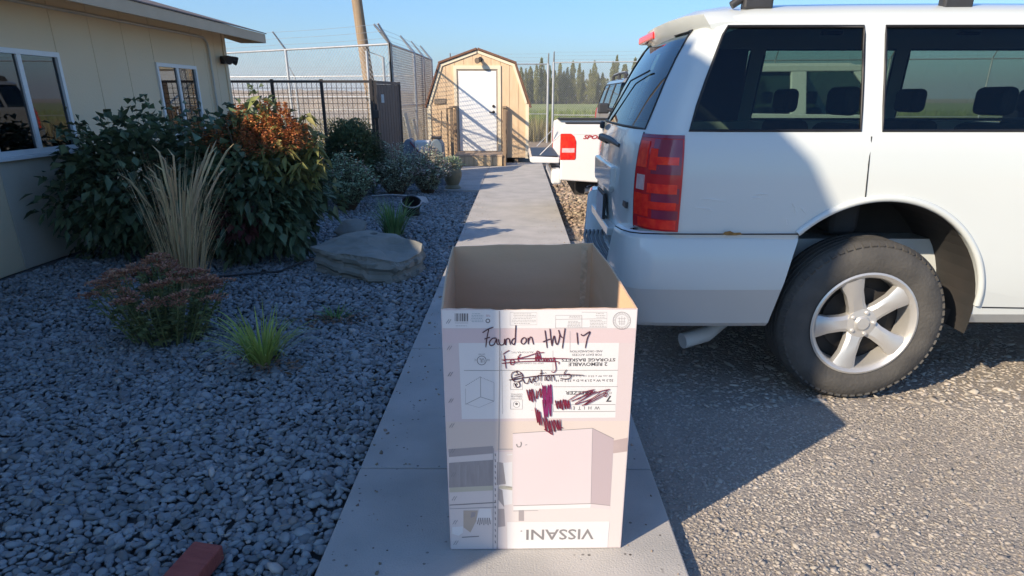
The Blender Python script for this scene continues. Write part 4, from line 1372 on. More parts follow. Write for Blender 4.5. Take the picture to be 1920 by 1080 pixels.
wb(MB().prism([(p.x, p.y) for p in (FL, FR_, BR_, BL_)], .003, .008, 'z'), 'bottom_panel', M_kraft, carton)
# glued seam strip on the inside of the back wall
p = BR_.lerp(BL_, .035); q = BR_.lerp(BL_, .085)
M_seam = pm('glue_seam', (.80, .57, .38), (.62, .43, .28), 22, .8, .5, 60)
mb = MB()
nn = 14
for k in range(nn):
    z0, z1 = .02 + (BH - .03) * k / nn, .02 + (BH - .03) * (k + 1) / nn
    e0, e1 = random.uniform(0, .25), random.uniform(0, .25)
    a0, b0 = p.lerp(q, e0), q
    a1, b1 = p.lerp(q, e1), q
    mb.add([(a0.x, a0.y - .0085, z0), (b0.x, b0.y - .0085, z0), (b1.x, b1.y - .0085, z1), (a1.x, a1.y - .0085, z1)], [(0, 1, 2, 3)])
mb.build('glue_seam', M_seam, back)
# --- face coordinates: rectify the photographed face to metres
def homography(src, dst):
    A = []
    for (x, y), (u, v) in zip(src, dst):
        A.append([x, y, 1, 0, 0, 0, -u * x, -u * y, -u]); A.append([0, 0, 0, x, y, 1, -v * x, -v * y, -v])
    return np.linalg.svd(np.array(A, float))[2][-1].reshape(3, 3)
FW = (FR_ - FL).length
HM = homography([(827, 578), (1195, 575), (1163, 1030), (845, 1033)], [(0, BH), (FW, BH), (FW, 0), (0, 0)])
fd = (FR_ - FL).normalized(); fn = Vector((fd.y, -fd.x, 0))
def st(x, y):
    q = HM @ np.array([x, y, 1.0]); return q[0] / q[2], q[1] / q[2]
def on_face(s, z, lay):
    p = FL + fd * s + fn * (.0004 + lay * .00022)
    return (p.x, p.y, min(z, BH - .002))
def F(x, y, lay): return on_face(*st(x, y), lay)
def patch(pts, mat, lay, name='print_patch'):
    n = len(pts)
    return MB().add([F(x, y, lay) for x, y in pts], [tuple(range(n))]).build(name, mat, front, fixn=False)
def rect(x0, y0, x1, y1, mat, lay, name='print_patch'):
    return patch([(x0, y1), (x1, y1), (x1, y0), (x0, y0)], mat, lay, name)
def smooth_pts(P, k=6):
    if len(P) < 3: return P
    out = []
    Q = [P[0]] + list(P) + [P[-1]]
    for i in range(1, len(Q) - 2):
        p0, p1, p2, p3 = [np.array(a, float) for a in Q[i - 1:i + 3]]
        for j in range(k):
            t = j / k
            out.append(tuple(.5 * ((2 * p1) + (-p0 + p2) * t + (2 * p0 - 5 * p1 + 4 * p2 - p3) * t * t + (-p0 + 3 * p1 - 3 * p2 + p3) * t ** 3)))
    out.append(tuple(P[-1]))
    return out
def ribbon(mb, P, w, lay, taper=True, smooth=True):
    """flat stroke on the face; P in picture units of the face, w in metres"""
    P = smooth_pts(P) if smooth else P
    S = np.array([st(*p) for p in P])
    d = np.gradient(S, axis=0) if len(S) > 2 else np.repeat((S[1:] - S[:1]), 2, 0)
    d /= np.maximum(np.linalg.norm(d, axis=1), 1e-9)[:, None]
    nn = np.stack([-d[:, 1], d[:, 0]], 1)
    ww = np.full(len(S), w / 2)
    if taper and len(S) > 4: ww[-1] *= .5; ww[-2] *= .8; ww[0] *= .7
    v = [on_face(*(S[i] + nn[i] * ww[i]), lay) for i in range(len(S))] + [on_face(*(S[i] - nn[i] * ww[i]), lay) for i in range(len(S))]
    m = len(S)
    mb.add(v, [(i + m, i + 1 + m, i + 1, i) for i in range(m - 1)])
    return mb
def line(P, w, mat, lay, name='printed_line', smooth=False):
    return ribbon(MB(), P, w, lay, False, smooth).build(name, mat, front, fixn=False)
# background print
M_pink = pm('print_pink', (0.61, 0.49, 0.50), (0.63, 0.51, 0.52), 1.5, .5)
M_peach = pm('print_peach', (0.61, 0.515, 0.465), (0.65, 0.56, 0.52), 1.5, .5)
M_wallp = pm('print_wall', (0.62, 0.56, 0.55), (0.66, 0.60, 0.59), 1.2, .5)
M_ink = pm('print_ink', (0.069, 0.069, 0.076), rough=.5)
M_grey1 = pm('print_grey', (0.248, 0.235, 0.241), rough=.5)
M_grey2 = pm('print_pale_grey', (0.38, 0.359, 0.373), rough=.5)
M_red1 = pm('print_red', (0.38, 0.083, 0.097), rough=.5)
M_teal = pm('print_teal', (0.172, 0.262, 0.276), rough=.5)
patch([(845.5, 1032), (1162.5, 1029), (1194.5, 576), (827.5, 579)], M_card, 0, 'printed_sheet')
patch([(830, 613), (1191, 612), (1193.5, 577), (828.5, 579)], M_cardw, 1)
patch([(831, 641), (1189, 640), (1191, 615), (830, 615)], M_pink, 1)
patch([(866, 785), (1153, 782), (1160, 640), (860, 641)], M_cardw, 1)
patch([(846.5, 1030), (1161.5, 1027), (1174.5, 846), (839.5, 848)], M_wallp, 1)
patch([(839, 845), (1175, 843), (1178.5, 788), (836.5, 790)], M_peach, 1)
# pictured room, upside down
M_cab = pm('print_cabinet', (.27, .25, .26), (.32, .30, .31), 18, .5, stretch=(4.14, 4.14, 0.69))
M_cream = pm('print_cream', (0.455, 0.428, 0.345), (0.497, 0.469, 0.393), 6, .5)
M_tan = pm('print_tan', (.42, .34, .28), (.46, .38, .32), 8, .5)
M_shade = pm('print_shade', (0.324, 0.29, 0.297), (0.359, 0.324, 0.331), 4, .5)
patch([(842, 857), (924, 850), (924, 836), (841, 842)], M_shade, 2)
patch([(842, 915), (925, 911), (925, 862), (842, 868)], M_cab, 2)
for x in (862, 874, 897): line([(x, 872), (x - 1, 910)], .002, M_grey2, 3)
patch([(843, 924), (925, 920), (925, 911), (843, 915)], M_cream, 2)
patch([(843, 945), (925, 940), (925, 921), (843, 925)], M_wallp, 2)
line([(843, 948), (930, 943)], .004, M_grey1, 2)
line([(843, 955), (930, 952)], .003, M_grey2, 2)
patch([(869, 990), (882, 1000), (893, 978), (896, 958), (869, 958)], M_tan, 2)
patch([(882, 972), (890, 970), (892, 962), (884, 961)], M_shade, 3)
patch([(893, 976), (922, 976), (920, 955), (899, 955)], M_cardw, 2)
for k in range(7): line([(895 + k * 4, 984 + (k % 2) * 2), (898 + k * 3.2, 972)], .003, M_grey1, 3)
patch([(848, 1002), (860, 1006), (868, 1000), (868, 988), (848, 990)], M_cardw, 2)
line([(866, 1009), (898, 1007)], .004, M_grey1, 3)
patch([(931, 910), (948, 908), (943, 868), (932, 866)], M_cab, 2)
patch([(948, 915), (960, 915), (960, 866), (943, 868)], M_cardw, 2)
patch([(933, 916), (960, 920), (960, 913), (938, 911)], M_cream, 2)
patch([(934, 938), (945, 952), (942, 920), (933, 915)], M_cab, 2)
patch([(945, 948), (960, 946), (960, 920), (941, 918)], M_cardw, 2)
patch([(933, 990), (947, 988), (945, 955), (934, 955)], M_shade, 2)
patch([(972, 978), (982, 978), (982, 957), (972, 957)], M_shade, 2)
line([(933, 842), (962, 842)], .003, M_grey2, 2)
line([(950, 853), (960, 852)], .003, M_cardw, 2)
patch([(1148, 826), (1176, 820), (1176, 846), (1148, 850)], pm('print_dusty', (0.469, 0.373, 0.366), rough=.5), 2)
# freezer in the picture
M_fz = pm('print_freezer', (.62, .535, .55), (.68, .61, .62), 1.0, .5) #(0.552, 0.511, 0.524), (0.58, 0.552, 0.559), 1.0, .5)
M_fzs = pm('print_freezer_side', (.44, .36, .385), (.46, .38, .40), 1.2, .5) #(0.497, 0.435, 0.455), (0.524, 0.462, 0.476), 1.2, .5)
patch([(962, 949), (1107, 945), (1110, 802), (961, 812)], M_fz, 3)
patch([(1107, 945), (1143, 949), (1150, 822), (1110, 802)], M_fzs, 3)
patch([(962, 958), (1106, 953), (1107, 946), (962, 950)], M_cardw, 4)
patch([(1106, 953), (1142, 956), (1143, 950), (1107, 946)], M_fz, 4)
line([(961, 812), (1110, 802), (1150, 822)], .0016, M_grey1, 5)
line([(962, 949), (1107, 945), (1143, 949)], .0016, M_grey1, 5)
line([(1110, 802), (1107, 945)], .0010, M_grey2, 5)
line([(962, 959), (1008, 958)], .002, M_grey2, 5)
ribbon(MB(), [(968, 832), (970, 837), (975, 837), (977, 832), (976, 828)], .0035, 5, False).build('printed_dial', M_grey1, front, fixn=False)
line([(984, 834), (988, 833)], .003, M_grey2, 5)
# name label
patch([(951, 1030.5), (1138, 1028.5), (1142, 979), (950.5, 980)], M_cardw, 5, 'name_label')
def lettering(body, x0, x1, y0, y1, mat, lay, bold=0.0, name='lettering', size=1.0):
    """text printed upside down inside the face rectangle (picture units)"""
    me = text_mesh(body, 1.0, 'LEFT', 0.0, bold)
    V = np.array([v.co[:] for v in me.vertices])
    lo, hi = V.min(0), V.max(0)
    (sa, za), (sb, zb) = st(x0, y1), st(x1, y0)
    co = []
    for p in V:
        u, w = (p[0] - lo[0]) / (hi[0] - lo[0]), (p[1] - lo[1]) / (hi[1] - lo[1])
        co.append(on_face(sb + (sa - sb) * u, zb + (za - zb) * w, lay))
    for v, c in zip(me.vertices, co): v.co = c
    me.materials.clear()
    return link_mesh(name, me, mat, front)
lettering('VISSANI', 986, 1113, 993, 1014, M_grey1, 7, .012)
lettering('.', 975, 979, 996, 998, M_grey1, 7)
# text panel
lettering('2 REMOVABLE', 1065, 1138, 677, 684.5, M_ink, 3, .02)
lettering('STORAGE BASKETS', 1052, 1153, 669, 676, M_ink, 3, .02)
lettering('FOR EASY ACCESS', 1072, 1127, 660.5, 665, M_ink, 3)
lettering('AND ORGANIZATION', 1068, 1129, 654, 658.5, M_ink, 3)
lettering('32.3 in W x 21.9 in D x 33.3 in H', 1042, 1149, 709, 714.5, M_ink, 3, .01)
lettering('82 cm W x 55.5 cm D x 84.5 cm H', 1048, 1147, 701.5, 705.5, M_ink, 3)
lettering('CU. FT.', 1127, 1146, 733, 737.5, M_ink, 3)
lettering('FREEZER', 1059, 1108, 731.5, 738.5, M_ink, 3, .02)
lettering('7', 1135, 1146, 740, 752, M_ink, 3, .03)
lettering('W  H  I  T  E', 1073, 1124, 760.5, 767, M_ink, 3)
line([(1037, 771), (1153, 770), (1153, 757), (1037, 758), (1037, 771)], .0016, M_grey1, 3)
line([(870, 693), (1158, 692)], .0014, M_grey1, 3)
line([(1037, 723.5), (1157, 723)], .0014, M_grey1, 3)
line([(1036, 655), (1036, 692)], .001, M_grey2, 3)
line([(1068, 618), (1068, 655)], .001, M_grey2, 3)
line([(940, 655), (942, 775)], .001, M_grey2, 3)
lettering('AUTOMATIC', 958, 1000, 656.5, 660, M_grey1, 3)
lettering('EASY TO CLEAN INTERIOR', 957, 1018, 677.5, 681, M_grey1, 3)
lettering('LED', 1001, 1015, 716, 721, M_grey1, 3)
def ring(cx, cy, r, w, mat, lay, n=28, ry=None):
    P = [(cx + r * math.cos(2 * math.pi * k / n), cy + (ry or r) * math.sin(2 * math.pi * k / n)) for k in range(n + 1)]
    return ribbon(MB(), P, w, lay, False, False).build('printed_ring', mat, front, fixn=False)
for y0 in (711, 748):
    line([(957, y0 + 18), (979, y0 + 18), (979, y0), (957, y0), (957, y0 + 18)], .0012, M_grey1, 3)
    ring(968, y0 + 9, 6, .0012, M_grey1, 3)
    ring(968, y0 + 8, 1.5, .003, M_ink, 3)
for k, w_ in enumerate(('ADJUSTABLE', 'TEMPERATURE', 'CONTROL')):
    lettering(w_, 957, 979, 743.5 - k * 3.6, 746.5 - k * 3.6, M_grey1, 3)
line([(995, 728), (1003, 728), (1003, 768), (995, 768)], .001, M_grey2, 3)
# top band: barcode, blocks of small print, tables, seal
x = 853
r_ = random.Random(3)
while x < 876:
    w_ = r_.choice([.6, .6, 1.2, 1.8])
    rect(x, 585, x + w_, 600, M_ink, 3, 'barcode_bar')
    x += w_ + r_.choice([.6, .8, 1.4])
line([(853, 603), (878, 603)], .001, M_grey1, 3)
lettering('0 26 12345', 853, 880, 607, 610, M_grey1, 3) if False else None
def fine_print(x0, x1, y0, y1, rows, mat, seed):
    q = random.Random(seed)
    for k in range(rows):
        y = y0 + (y1 - y0) * (k + .5) / rows
        a = x0 + q.uniform(0, .12) * (x1 - x0); b = x1 - q.uniform(0, .25) * (x1 - x0) * (k % 3 == 0)
        mb = MB(); xx = a
        while xx < b:
            l = q.uniform(1.5, 5)
            ribbon(mb, [(xx, y), (min(xx + l, b), y)], .0011, 3, False, False)
            xx += l + 1.0
        mb.build('fine_print', mat, front, fixn=False)
fine_print(853, 880, 606, 611, 1, M_grey1, 11)
fine_print(882, 906, 584, 602, 6, M_teal, 2)
fine_print(911, 919, 587, 591, 2, M_red1, 4)
ring(914.5, 599, 3.6, .0022, M_ink, 3, 9)
line([(956, 607), (1006, 606), (1006, 583), (956, 583), (956, 607)], .0008, M_grey2, 3)
fine_print(959, 1004, 584, 605, 7, M_grey1, 5)
line([(1041, 612), (1137, 611), (1137, 582), (1090, 582), (1090, 588), (1041, 588), (1041, 612)], .001, M_grey2, 3)
line([(1041, 596), (1137, 594)], .001, M_grey2, 3)
line([(1090, 588), (1090, 611)], .001, M_grey2, 3)
fine_print(1062, 1088, 598, 611, 5, M_grey1, 6)
fine_print(1066, 1088, 589, 594, 2, M_grey1, 7)
fine_print(1104, 1136, 596, 610, 5, M_grey1, 8)
fine_print(1116, 1134, 583, 593, 3, M_grey1, 9)
ring(1165, 598, 16.5, .0014, M_grey1, 3); ring(1165, 598, 12, .001, M_grey2, 3)
for k in range(30):
    a = 2 * math.pi * k / 30
    ribbon(MB(), [(1165 + 13.2 * math.cos(a), 598 + 13.2 * math.sin(a)), (1165 + 15.4 * math.cos(a), 598 + 15.4 * math.sin(a))], .0012, 3, False, False).build('seal_tick', M_grey1, front, fixn=False)
for (a, b) in (((1157, 594), (1173, 594)), ((1158, 600), (1172, 600)), ((1160, 604), (1170, 604)), ((1165, 589), (1165, 607)), ((1160, 591), (1161, 606)), ((1170, 591), (1169, 606))):
    line([a, b], .001, M_grey2, 3)
ring(903, 674, 8.3, .0022, M_grey1, 3)
lettering('UL', 899, 908, 670, 678, M_grey1, 4, .02)
lettering('C', 889, 893, 671, 675, M_grey1, 4); lettering('US', 913, 918, 671, 675, M_grey1, 4)
lettering('LISTED', 897, 909, 661, 664, M_grey1, 4)
# basket drawing
line([(901, 705), (901, 743)], .0013, M_grey1, 3); line([(873, 757), (901, 743), (926, 751)], .0016, M_grey1, 3)
line([(873, 757), (873, 727)], .001, M_grey2, 3); line([(926, 751), (926, 716)], .001, M_grey2, 3); line([(873, 756), (898, 763), (926, 751)], .001, M_grey2, 3)
for k in range(9):
    line([(873 + k * 3.2, 722 - k * 2.0), (875 + k * 3.2, 720.7 - k * 2.0)], .0016, M_grey1, 3)
    line([(902 + k * 2.7, 706 + k * 1.1), (903.6 + k * 2.7, 706.6 + k * 1.1)], .0014, M_grey1, 3)
# corrugation seam and staple slashes
line([(936, 580), (936.5, 700), (932, 1031)], .0028, M_grey2, 6, smooth=True); line([(925, 840), (924, 1031)], .0022, M_grey2, 6)
for k in range(16): line([(928, 850 + k * 11), (929, 855 + k * 11)], .003, M_grey1, 6)
for k, y in enumerate((600, 650, 700, 750, 797, 845, 890, 935, 980, 1019)):
    x = 839 + k * 1.5
    for dx in (0, 4): line([(x + dx - 2, y + 4), (x + dx + 3, y - 4)], .0016, M_grey1, 6)
# ---- handwriting
M_pen = pm('marker_pen', (.045, .012, .022), (.07, .015, .03), 30, .45)
M_pen2 = pm('marker_red', (.20, .012, .04), (.12, .01, .03), 40, .45)
M_pen3 = pm('marker_magenta', (.22, .015, .12), (.18, .012, .07), 40, .45)
_lay = [9.0]
def write(strokes, fx, mat, w, name):
    for s_ in strokes:
        _lay[0] += .13
        ribbon(MB(), [fx(*p) for p in s_], w, _lay[0]).build(name, mat, front, fixn=False)
z5 = lambda x, y: (820 + x / 3.374, 440 + y / 3.374)
z8 = lambda x, y: (1010 + x / 5.684, 570 + y / 5.684)
z4 = lambda x, y: (940 + x / 5.4, 620 + y / 5.4)
PW = .0033
write([[(285, 612), (318, 590), (355, 575)], [(325, 588), (313, 645), (306, 705)], [(297, 652), (332, 640)],
       [(372, 645), (348, 648), (330, 670), (335, 692), (358, 686), (374, 650), (376, 678), (388, 690)],
       [(386, 652), (392, 682), (408, 690), (422, 676), (424, 650), (428, 690)],
       [(432, 690), (434, 655), (450, 648), (456, 664), (460, 688)],
       [(494, 645), (476, 652), (468, 672), (480, 686), (492, 668)], [(495, 562), (492, 620), (490, 668), (484, 690)],
       [(548, 640), (532, 652), (528, 672), (542, 683), (558, 668), (558, 648), (546, 640)],
       [(572, 642), (573, 684)], [(573, 664), (584, 640), (594, 640), (600, 660), (606, 686)]], z5, M_pen, PW, 'pen_stroke')
write([[(62, 262), (75, 360), (85, 455)], [(40, 388), (85, 368), (118, 355)], [(115, 245), (124, 340), (136, 432)],
       [(136, 432), (150, 350), (162, 325), (178, 400), (196, 412), (212, 360), (220, 300)],
       [(206, 258), (226, 320), (250, 345)], [(276, 240), (262, 340), (246, 460)],
       [(402, 285), (407, 350), (413, 416)], [(444, 302), (470, 318), (540, 276), (512, 350), (490, 456)]], z8, M_pen, PW, 'pen_stroke')
write([[(15, 226), (50, 200), (80, 185)], [(26, 232), (36, 300), (46, 376)], [(20, 292), (58, 276)],
       [(108, 278), (88, 296), (92, 326), (116, 330), (130, 304), (116, 280)], [(166, 246), (168, 296)], [(168, 268), (178, 240), (194, 222)],
       [(340, 300), (346, 230), (358, 194), (378, 200), (390, 240), (402, 290)], [(336, 260), (395, 250)], [(352, 300), (366, 220), (374, 300), (384, 240)],
       [(420, 260), (428, 300), (444, 262), (458, 300), (470, 265), (484, 300)],
       [(496, 258), (506, 296), (524, 290), (530, 256), (544, 330), (548, 384), (526, 408), (500, 400)],
       [(0, 284), (180, 272), (440, 266), (716, 270)], [(0, 318), (160, 302), (330, 296), (480, 298), (570, 300), (576, 326)], [(150, 272), (260, 244), (352, 214), (432, 205)]],
      z4, M_pen2, PW * .85, 'pen_stroke')
write([[(150, 400), (112, 412), (98, 450), (120, 496), (170, 506), (210, 480), (212, 436), (180, 404), (150, 398), (160, 424)], [(130, 520), (150, 560), (186, 548), (170, 500)],
       [(110, 470), (212, 440)], [(118, 488), (214, 462)], [(130, 440), (208, 420)],
       [(214, 476), (232, 516), (262, 520), (276, 484), (284, 470), (292, 506), (306, 514), (316, 470)],
       [(320, 490), (346, 466), (336, 452), (322, 474), (332, 504), (352, 494)], [(384, 436), (362, 446), (372, 470), (362, 496)],
       [(400, 380), (398, 440), (396, 500)], [(384, 424), (424, 414)], [(440, 440), (436, 494)], [(440, 410), (442, 416)],
       [(470, 446), (454, 466), (462, 492), (482, 480), (484, 452), (470, 446)], [(500, 500), (504, 450), (524, 444), (534, 494)],
       [(656, 380), (632, 424), (690, 428), (694, 462), (650, 476), (590, 470)], [(74, 488), (220, 464), (420, 440), (620, 432), (830, 436)]],
      z4, M_pen, PW * .85, 'pen_stroke')
def zig(x0, y0, x1, y1, n, amp, sl=0.0, seed=0):
    q = random.Random(seed); P = []
    for k in range(n + 1):
        t = k / n
        s_ = 1 if k % 2 else -1
        P.append((x0 + (x1 - x0) * t + sl * s_ * amp + q.uniform(-4, 4), y0 + (y1 - y0) * t + s_ * amp + q.uniform(-9, 9)))
    return P
write([zig(262, 640, 330, 650, 5, 62, .12, 1), zig(345, 640, 435, 600, 5, 55, -.1, 2)], z4, M_pen2, PW * 1.1, 'scribble_stroke')
write([zig(415, 640, 510, 630, 7, 95, .0, 4), zig(418, 780, 500, 770, 6, 95, .05, 5)], z4, M_pen3, PW * 1.25, 'scribble_stroke')
write([zig(345, 850, 405, 890, 5, 75, .1, 7), zig(430, 930, 505, 980, 5, 70, .15, 8), zig(515, 955, 598, 945, 6, 58, .2, 9), [(560, 975), (618, 975)], [(430, 990), (462, 1010), (512, 1046)]], z4, M_pen2, PW * 1.1, 'scribble_stroke')
write([zig(545, 740, 690, 735, 11, 46, .12, 10)], z4, M_pen2, PW * 1.1, 'scribble_stroke')
write([[(680, 690), (800, 620), (940, 580)], [(700, 704), (850, 640), (960, 600)], [(740, 730), (880, 640), (900, 600), (760, 690)], [(740, 735), (900, 680), (1000, 610)],
       [(790, 700), (940, 620), (1090, 578)], [(810, 752), (960, 660), (1094, 580)], [(820, 745), (900, 690), (840, 740), (1000, 660), (1060, 620)], [(870, 650), (930, 590)],
       [(1030, 640), (1048, 656), (1066, 630), (1046, 612)]], z4, M_pen2, PW * .85, 'scribble_stroke')
# ------------------------------------------------------------------ planting bed
def leaves(name, c, d, length, width, mat, parent, droop=.25, fold=.25, seed=0):
    """folded leaves: base c, direction d"""
    r = np.random.default_rng(seed)
    n = len(c)
    d = d / np.linalg.norm(d, axis=1)[:, None]
    up = np.tile([0, 0, 1.0], (n, 1)) + r.normal(size=(n, 3)) * .45
    s = np.cross(d, up); s /= np.maximum(np.linalg.norm(s, axis=1), 1e-6)[:, None]
    u = np.cross(s, d)
    L = (length * r.uniform(.6, 1.25, n))[:, None]; Wd = (width * r.uniform(.7, 1.2, n))[:, None]
    dr = np.zeros((n, 3)); dr[:, 2] = -1
    mid = c + d * L * .48 + dr * L * droop * .3
    v = np.stack([c, mid + s * Wd * .5 + u * Wd * fold, c + d * L + dr * L * droop, mid - u * Wd * fold * .3, mid - s * Wd * .5 + u * Wd * fold], 1)
    f = np.array([[0, 1, 2, 3], [0, 3, 2, 4]])[None] + (np.arange(n) * 5)[:, None, None]
    return link_mesh(name, np_mesh(name, v.reshape(-1, 3), f.reshape(-1, 4)), mat, parent)

def blob(n, ctr, rad, seed, lo=.55, lump=.16, zcut=-.85):
    r = np.random.default_rng(seed)
    d = r.normal(size=(n * 2, 3)); d /= np.linalg.norm(d, axis=1)[:, None]
    d = d[d[:, 2] > zcut][:n]
    k = 1 + lump * (np.sin(d @ [3.1, 1.7, 2.3] * 2 + seed) + np.sin(d @ [-1.9, 4.1, 1.3] * 2.2 + seed * 2))
    rr = (lo + (1 - lo) * r.uniform(0, 1, len(d)) ** .6) * k
    return np.array(ctr) + d * rr[:, None] * np.array(rad), d

M_leaf_d = pm('dark_leaf', (0.085, 0.125, 0.065), (0.14, 0.19, 0.095), 7, 0.5, island=0.4, thin=0.15)
M_leaf_y = pm('sunny_leaf', (0.24, 0.26, 0.075), (0.36, 0.34, 0.13), 7, 0.55, island=0.35, thin=0.3)
M_leaf_c = pm('evergreen_leaf', (0.055, 0.095, 0.042), (0.09, 0.135, 0.058), 6, 0.6, island=0.35)
M_stem = pm('stem', (0.11, 0.075, 0.045), (0.16, 0.11, 0.07), 8, .8)
M_seed = pm('seed_head', (0.40, 0.13, 0.04), (0.52, 0.22, 0.08), 9, .85, island=.4, thin=.15)
M_maroon = pm('maroon_leaf', (0.09, 0.022, 0.022), (0.13, 0.04, 0.03), 7, .6, island=.3)

def shrub(name, ctr, rad, n, label, seed, tops=True, seeds=0, upto=1.5):
    base = (ctr[0], ctr[1], -.04)
    t = empty(name, base, 0, label, 'shrub')
    c = np.array(ctr) - np.array(base)
    p, d = blob(n, c, rad, seed)
    p[:, 2] = np.maximum(p[:, 2], .04)
    dd = d * .8 + np.random.default_rng(seed).normal(size=d.shape) * .5
    dd[:, 2] += .1
    leaves('foliage', p, dd, .115, .075, M_leaf_d, t, .45, .22, seed)
    pi, di = blob(int(n * .7), c, np.array(rad) * .8, seed + 9)
    pi[:, 2] = np.maximum(pi[:, 2], .03)
    leaves('inner_foliage', pi, di + np.random.default_rng(seed + 1).normal(size=di.shape) * .7, .13, .09, M_leaf_d, t, .3, .2, seed + 4)
    mb = MB(); q = random.Random(seed)
    for k in range(12):
        a = q.uniform(0, 6.28); e = (math.cos(a) * rad[0] * q.uniform(.3, .8), math.sin(a) * rad[1] * q.uniform(.3, .8), c[2] + rad[2] * q.uniform(.3, .85))
        mb.tube([(math.cos(a) * .06, math.sin(a) * .06, 0), (e[0] * .5, e[1] * .5, e[2] * .55), e], [.016, .011, .005], 6)
    mb.build('branches', M_stem, t, smooth=50)
    return t, c
big, bc = shrub('seedhead_shrub', (-2.55, 6.72, .66), (.64, .72, .70), 3400, 'large dark leafy shrub topped with rusty orange seed heads, behind the tan grass', 21)
rr = np.random.default_rng(5)
# pale, curled upper leaves on shoots
shoots = [(.27, -.30, 1.50), (.15, -.35, 1.30), (.62, -.20, 1.34), (.42, -.38, 1.26), (.72, -.25, 1.12), (.70, -.05, 1.20), (.50, -.45, 1.08), (.30, -.5, 1.1), (.05, -.3, 1.36), (.78, -.3, .98), (.62, -.45, .95), (.36, -.52, .96)]
mb = MB(); P, D = [], []
for x, y, z in shoots:
    b = (x * .6, y * .5, .6)
    mb.tube([b, ((b[0] + x) / 2, (b[1] + y) / 2 - .02, (z + .6) / 2 + .05), (x, y, z)], [.010, .007, .004], 6)
    for k in range(42):
        q = rr.uniform(.35, 1.0)
        a = rr.uniform(0, 6.283)
        P.append((b[0] + (x - b[0]) * q, b[1] + (y - b[1]) * q, .6 + (z - .6) * q)); D.append((math.cos(a), math.sin(a), rr.uniform(-.5, .5)))
mb.build('shoots', M_stem, big, smooth=50)
leaves('upper_leaves', np.array(P), np.array(D), .125, .06, M_leaf_y, big, .55, .35, 8)
heads = [(-.06, -.3, 1.20), (.02, -.34, 1.24), (-.14, -.28, 1.16), (.18, -.4, 1.22), (.33, -.34, 1.26), (.40, -.4, 1.20), (.48, -.34, 1.26), (.56, -.38, 1.18), (.62, -.3, 1.14), (.26, -.42, 1.12), (-.22, -.25, 1.10), (.52, -.42, 1.10), (.1, -.42, 1.14), (-.30, -.36, 1.16), (-.08, -.5, 1.10), (.2, -.54, 1.08), (.38, -.52, 1.10), (.3, -.3, 1.32), (.46, -.3, 1.32), (.08, -.3, 1.30)]
for x, y, z in heads:
    n = 210
    q = rr.uniform(0, 1, n)
    a = rr.uniform(0, 6.283, n); rad_ = .078 * np.sqrt(rr.uniform(0, 1, n)) * (1.15 - q * .8)
    p = np.stack([x + rad_ * np.cos(a), y + rad_ * np.sin(a), z - .08 + q * .20], 1)
    leaves('seed_head', p, np.stack([np.cos(a), np.sin(a), rr.uniform(-.2, 1, n)], 1), .032, .017, M_seed, big, .2, .3, int(abs(x * 99)) + 3)
shrub('dark_shrub', (-3.75, 7.0, .60), (.80, .75, .70), 2600, 'dark green shrub below the building windows at the left edge', 34)
pm_, dm_ = blob(160, (.02, -.62, .48), (.2, .1, .2), 3)
leaves('maroon_leaves', pm_, dm_ + np.array([0, -1, 0]), .09, .06, M_maroon, big, .4, .25, 6)

# clipped evergreen by the gate
def evergreen(ctr, rad, n, label, seed, mat=M_leaf_c):
    t = empty('evergreen_bush', (ctr[0], ctr[1], -.04), 0, label, 'bush')
    p, d = blob(n, (0, 0, ctr[2] + .04), rad, seed, .7, .07)
    p[:, 2] = np.maximum(p[:, 2], .03)
    leaves('foliage', p, d + np.random.default_rng(seed).normal(size=d.shape) * .5 + np.array([0, 0, .5]), .05, .022, mat, t, .1, .2, seed)
    pi, di = blob(n // 3, (0, 0, ctr[2] + .04), np.array(rad) * .75, seed + 2, .7, .07)
    pi[:, 2] = np.maximum(pi[:, 2], .03)
    leaves('inner_foliage', pi, di + np.random.default_rng(seed + 1).normal(size=di.shape) * .6, .12, .07, mat, t, .1, .2, seed)
    MB().tube([(0, 0, 0), (0, 0, .3), (.02, 0, .7)], [.03, .025, .01], 8).build('stem', M_stem, t)
    return t
evergreen((-2.62, 11.15, .56), (.50, .42, .58), 6500, 'rounded dark evergreen bush in front of the black mesh fence', 51)
evergreen((-3.5, 10.6, .5), (.5, .45, .55), 5000, 'dark evergreen bush tucked behind the seed head shrub', 52)

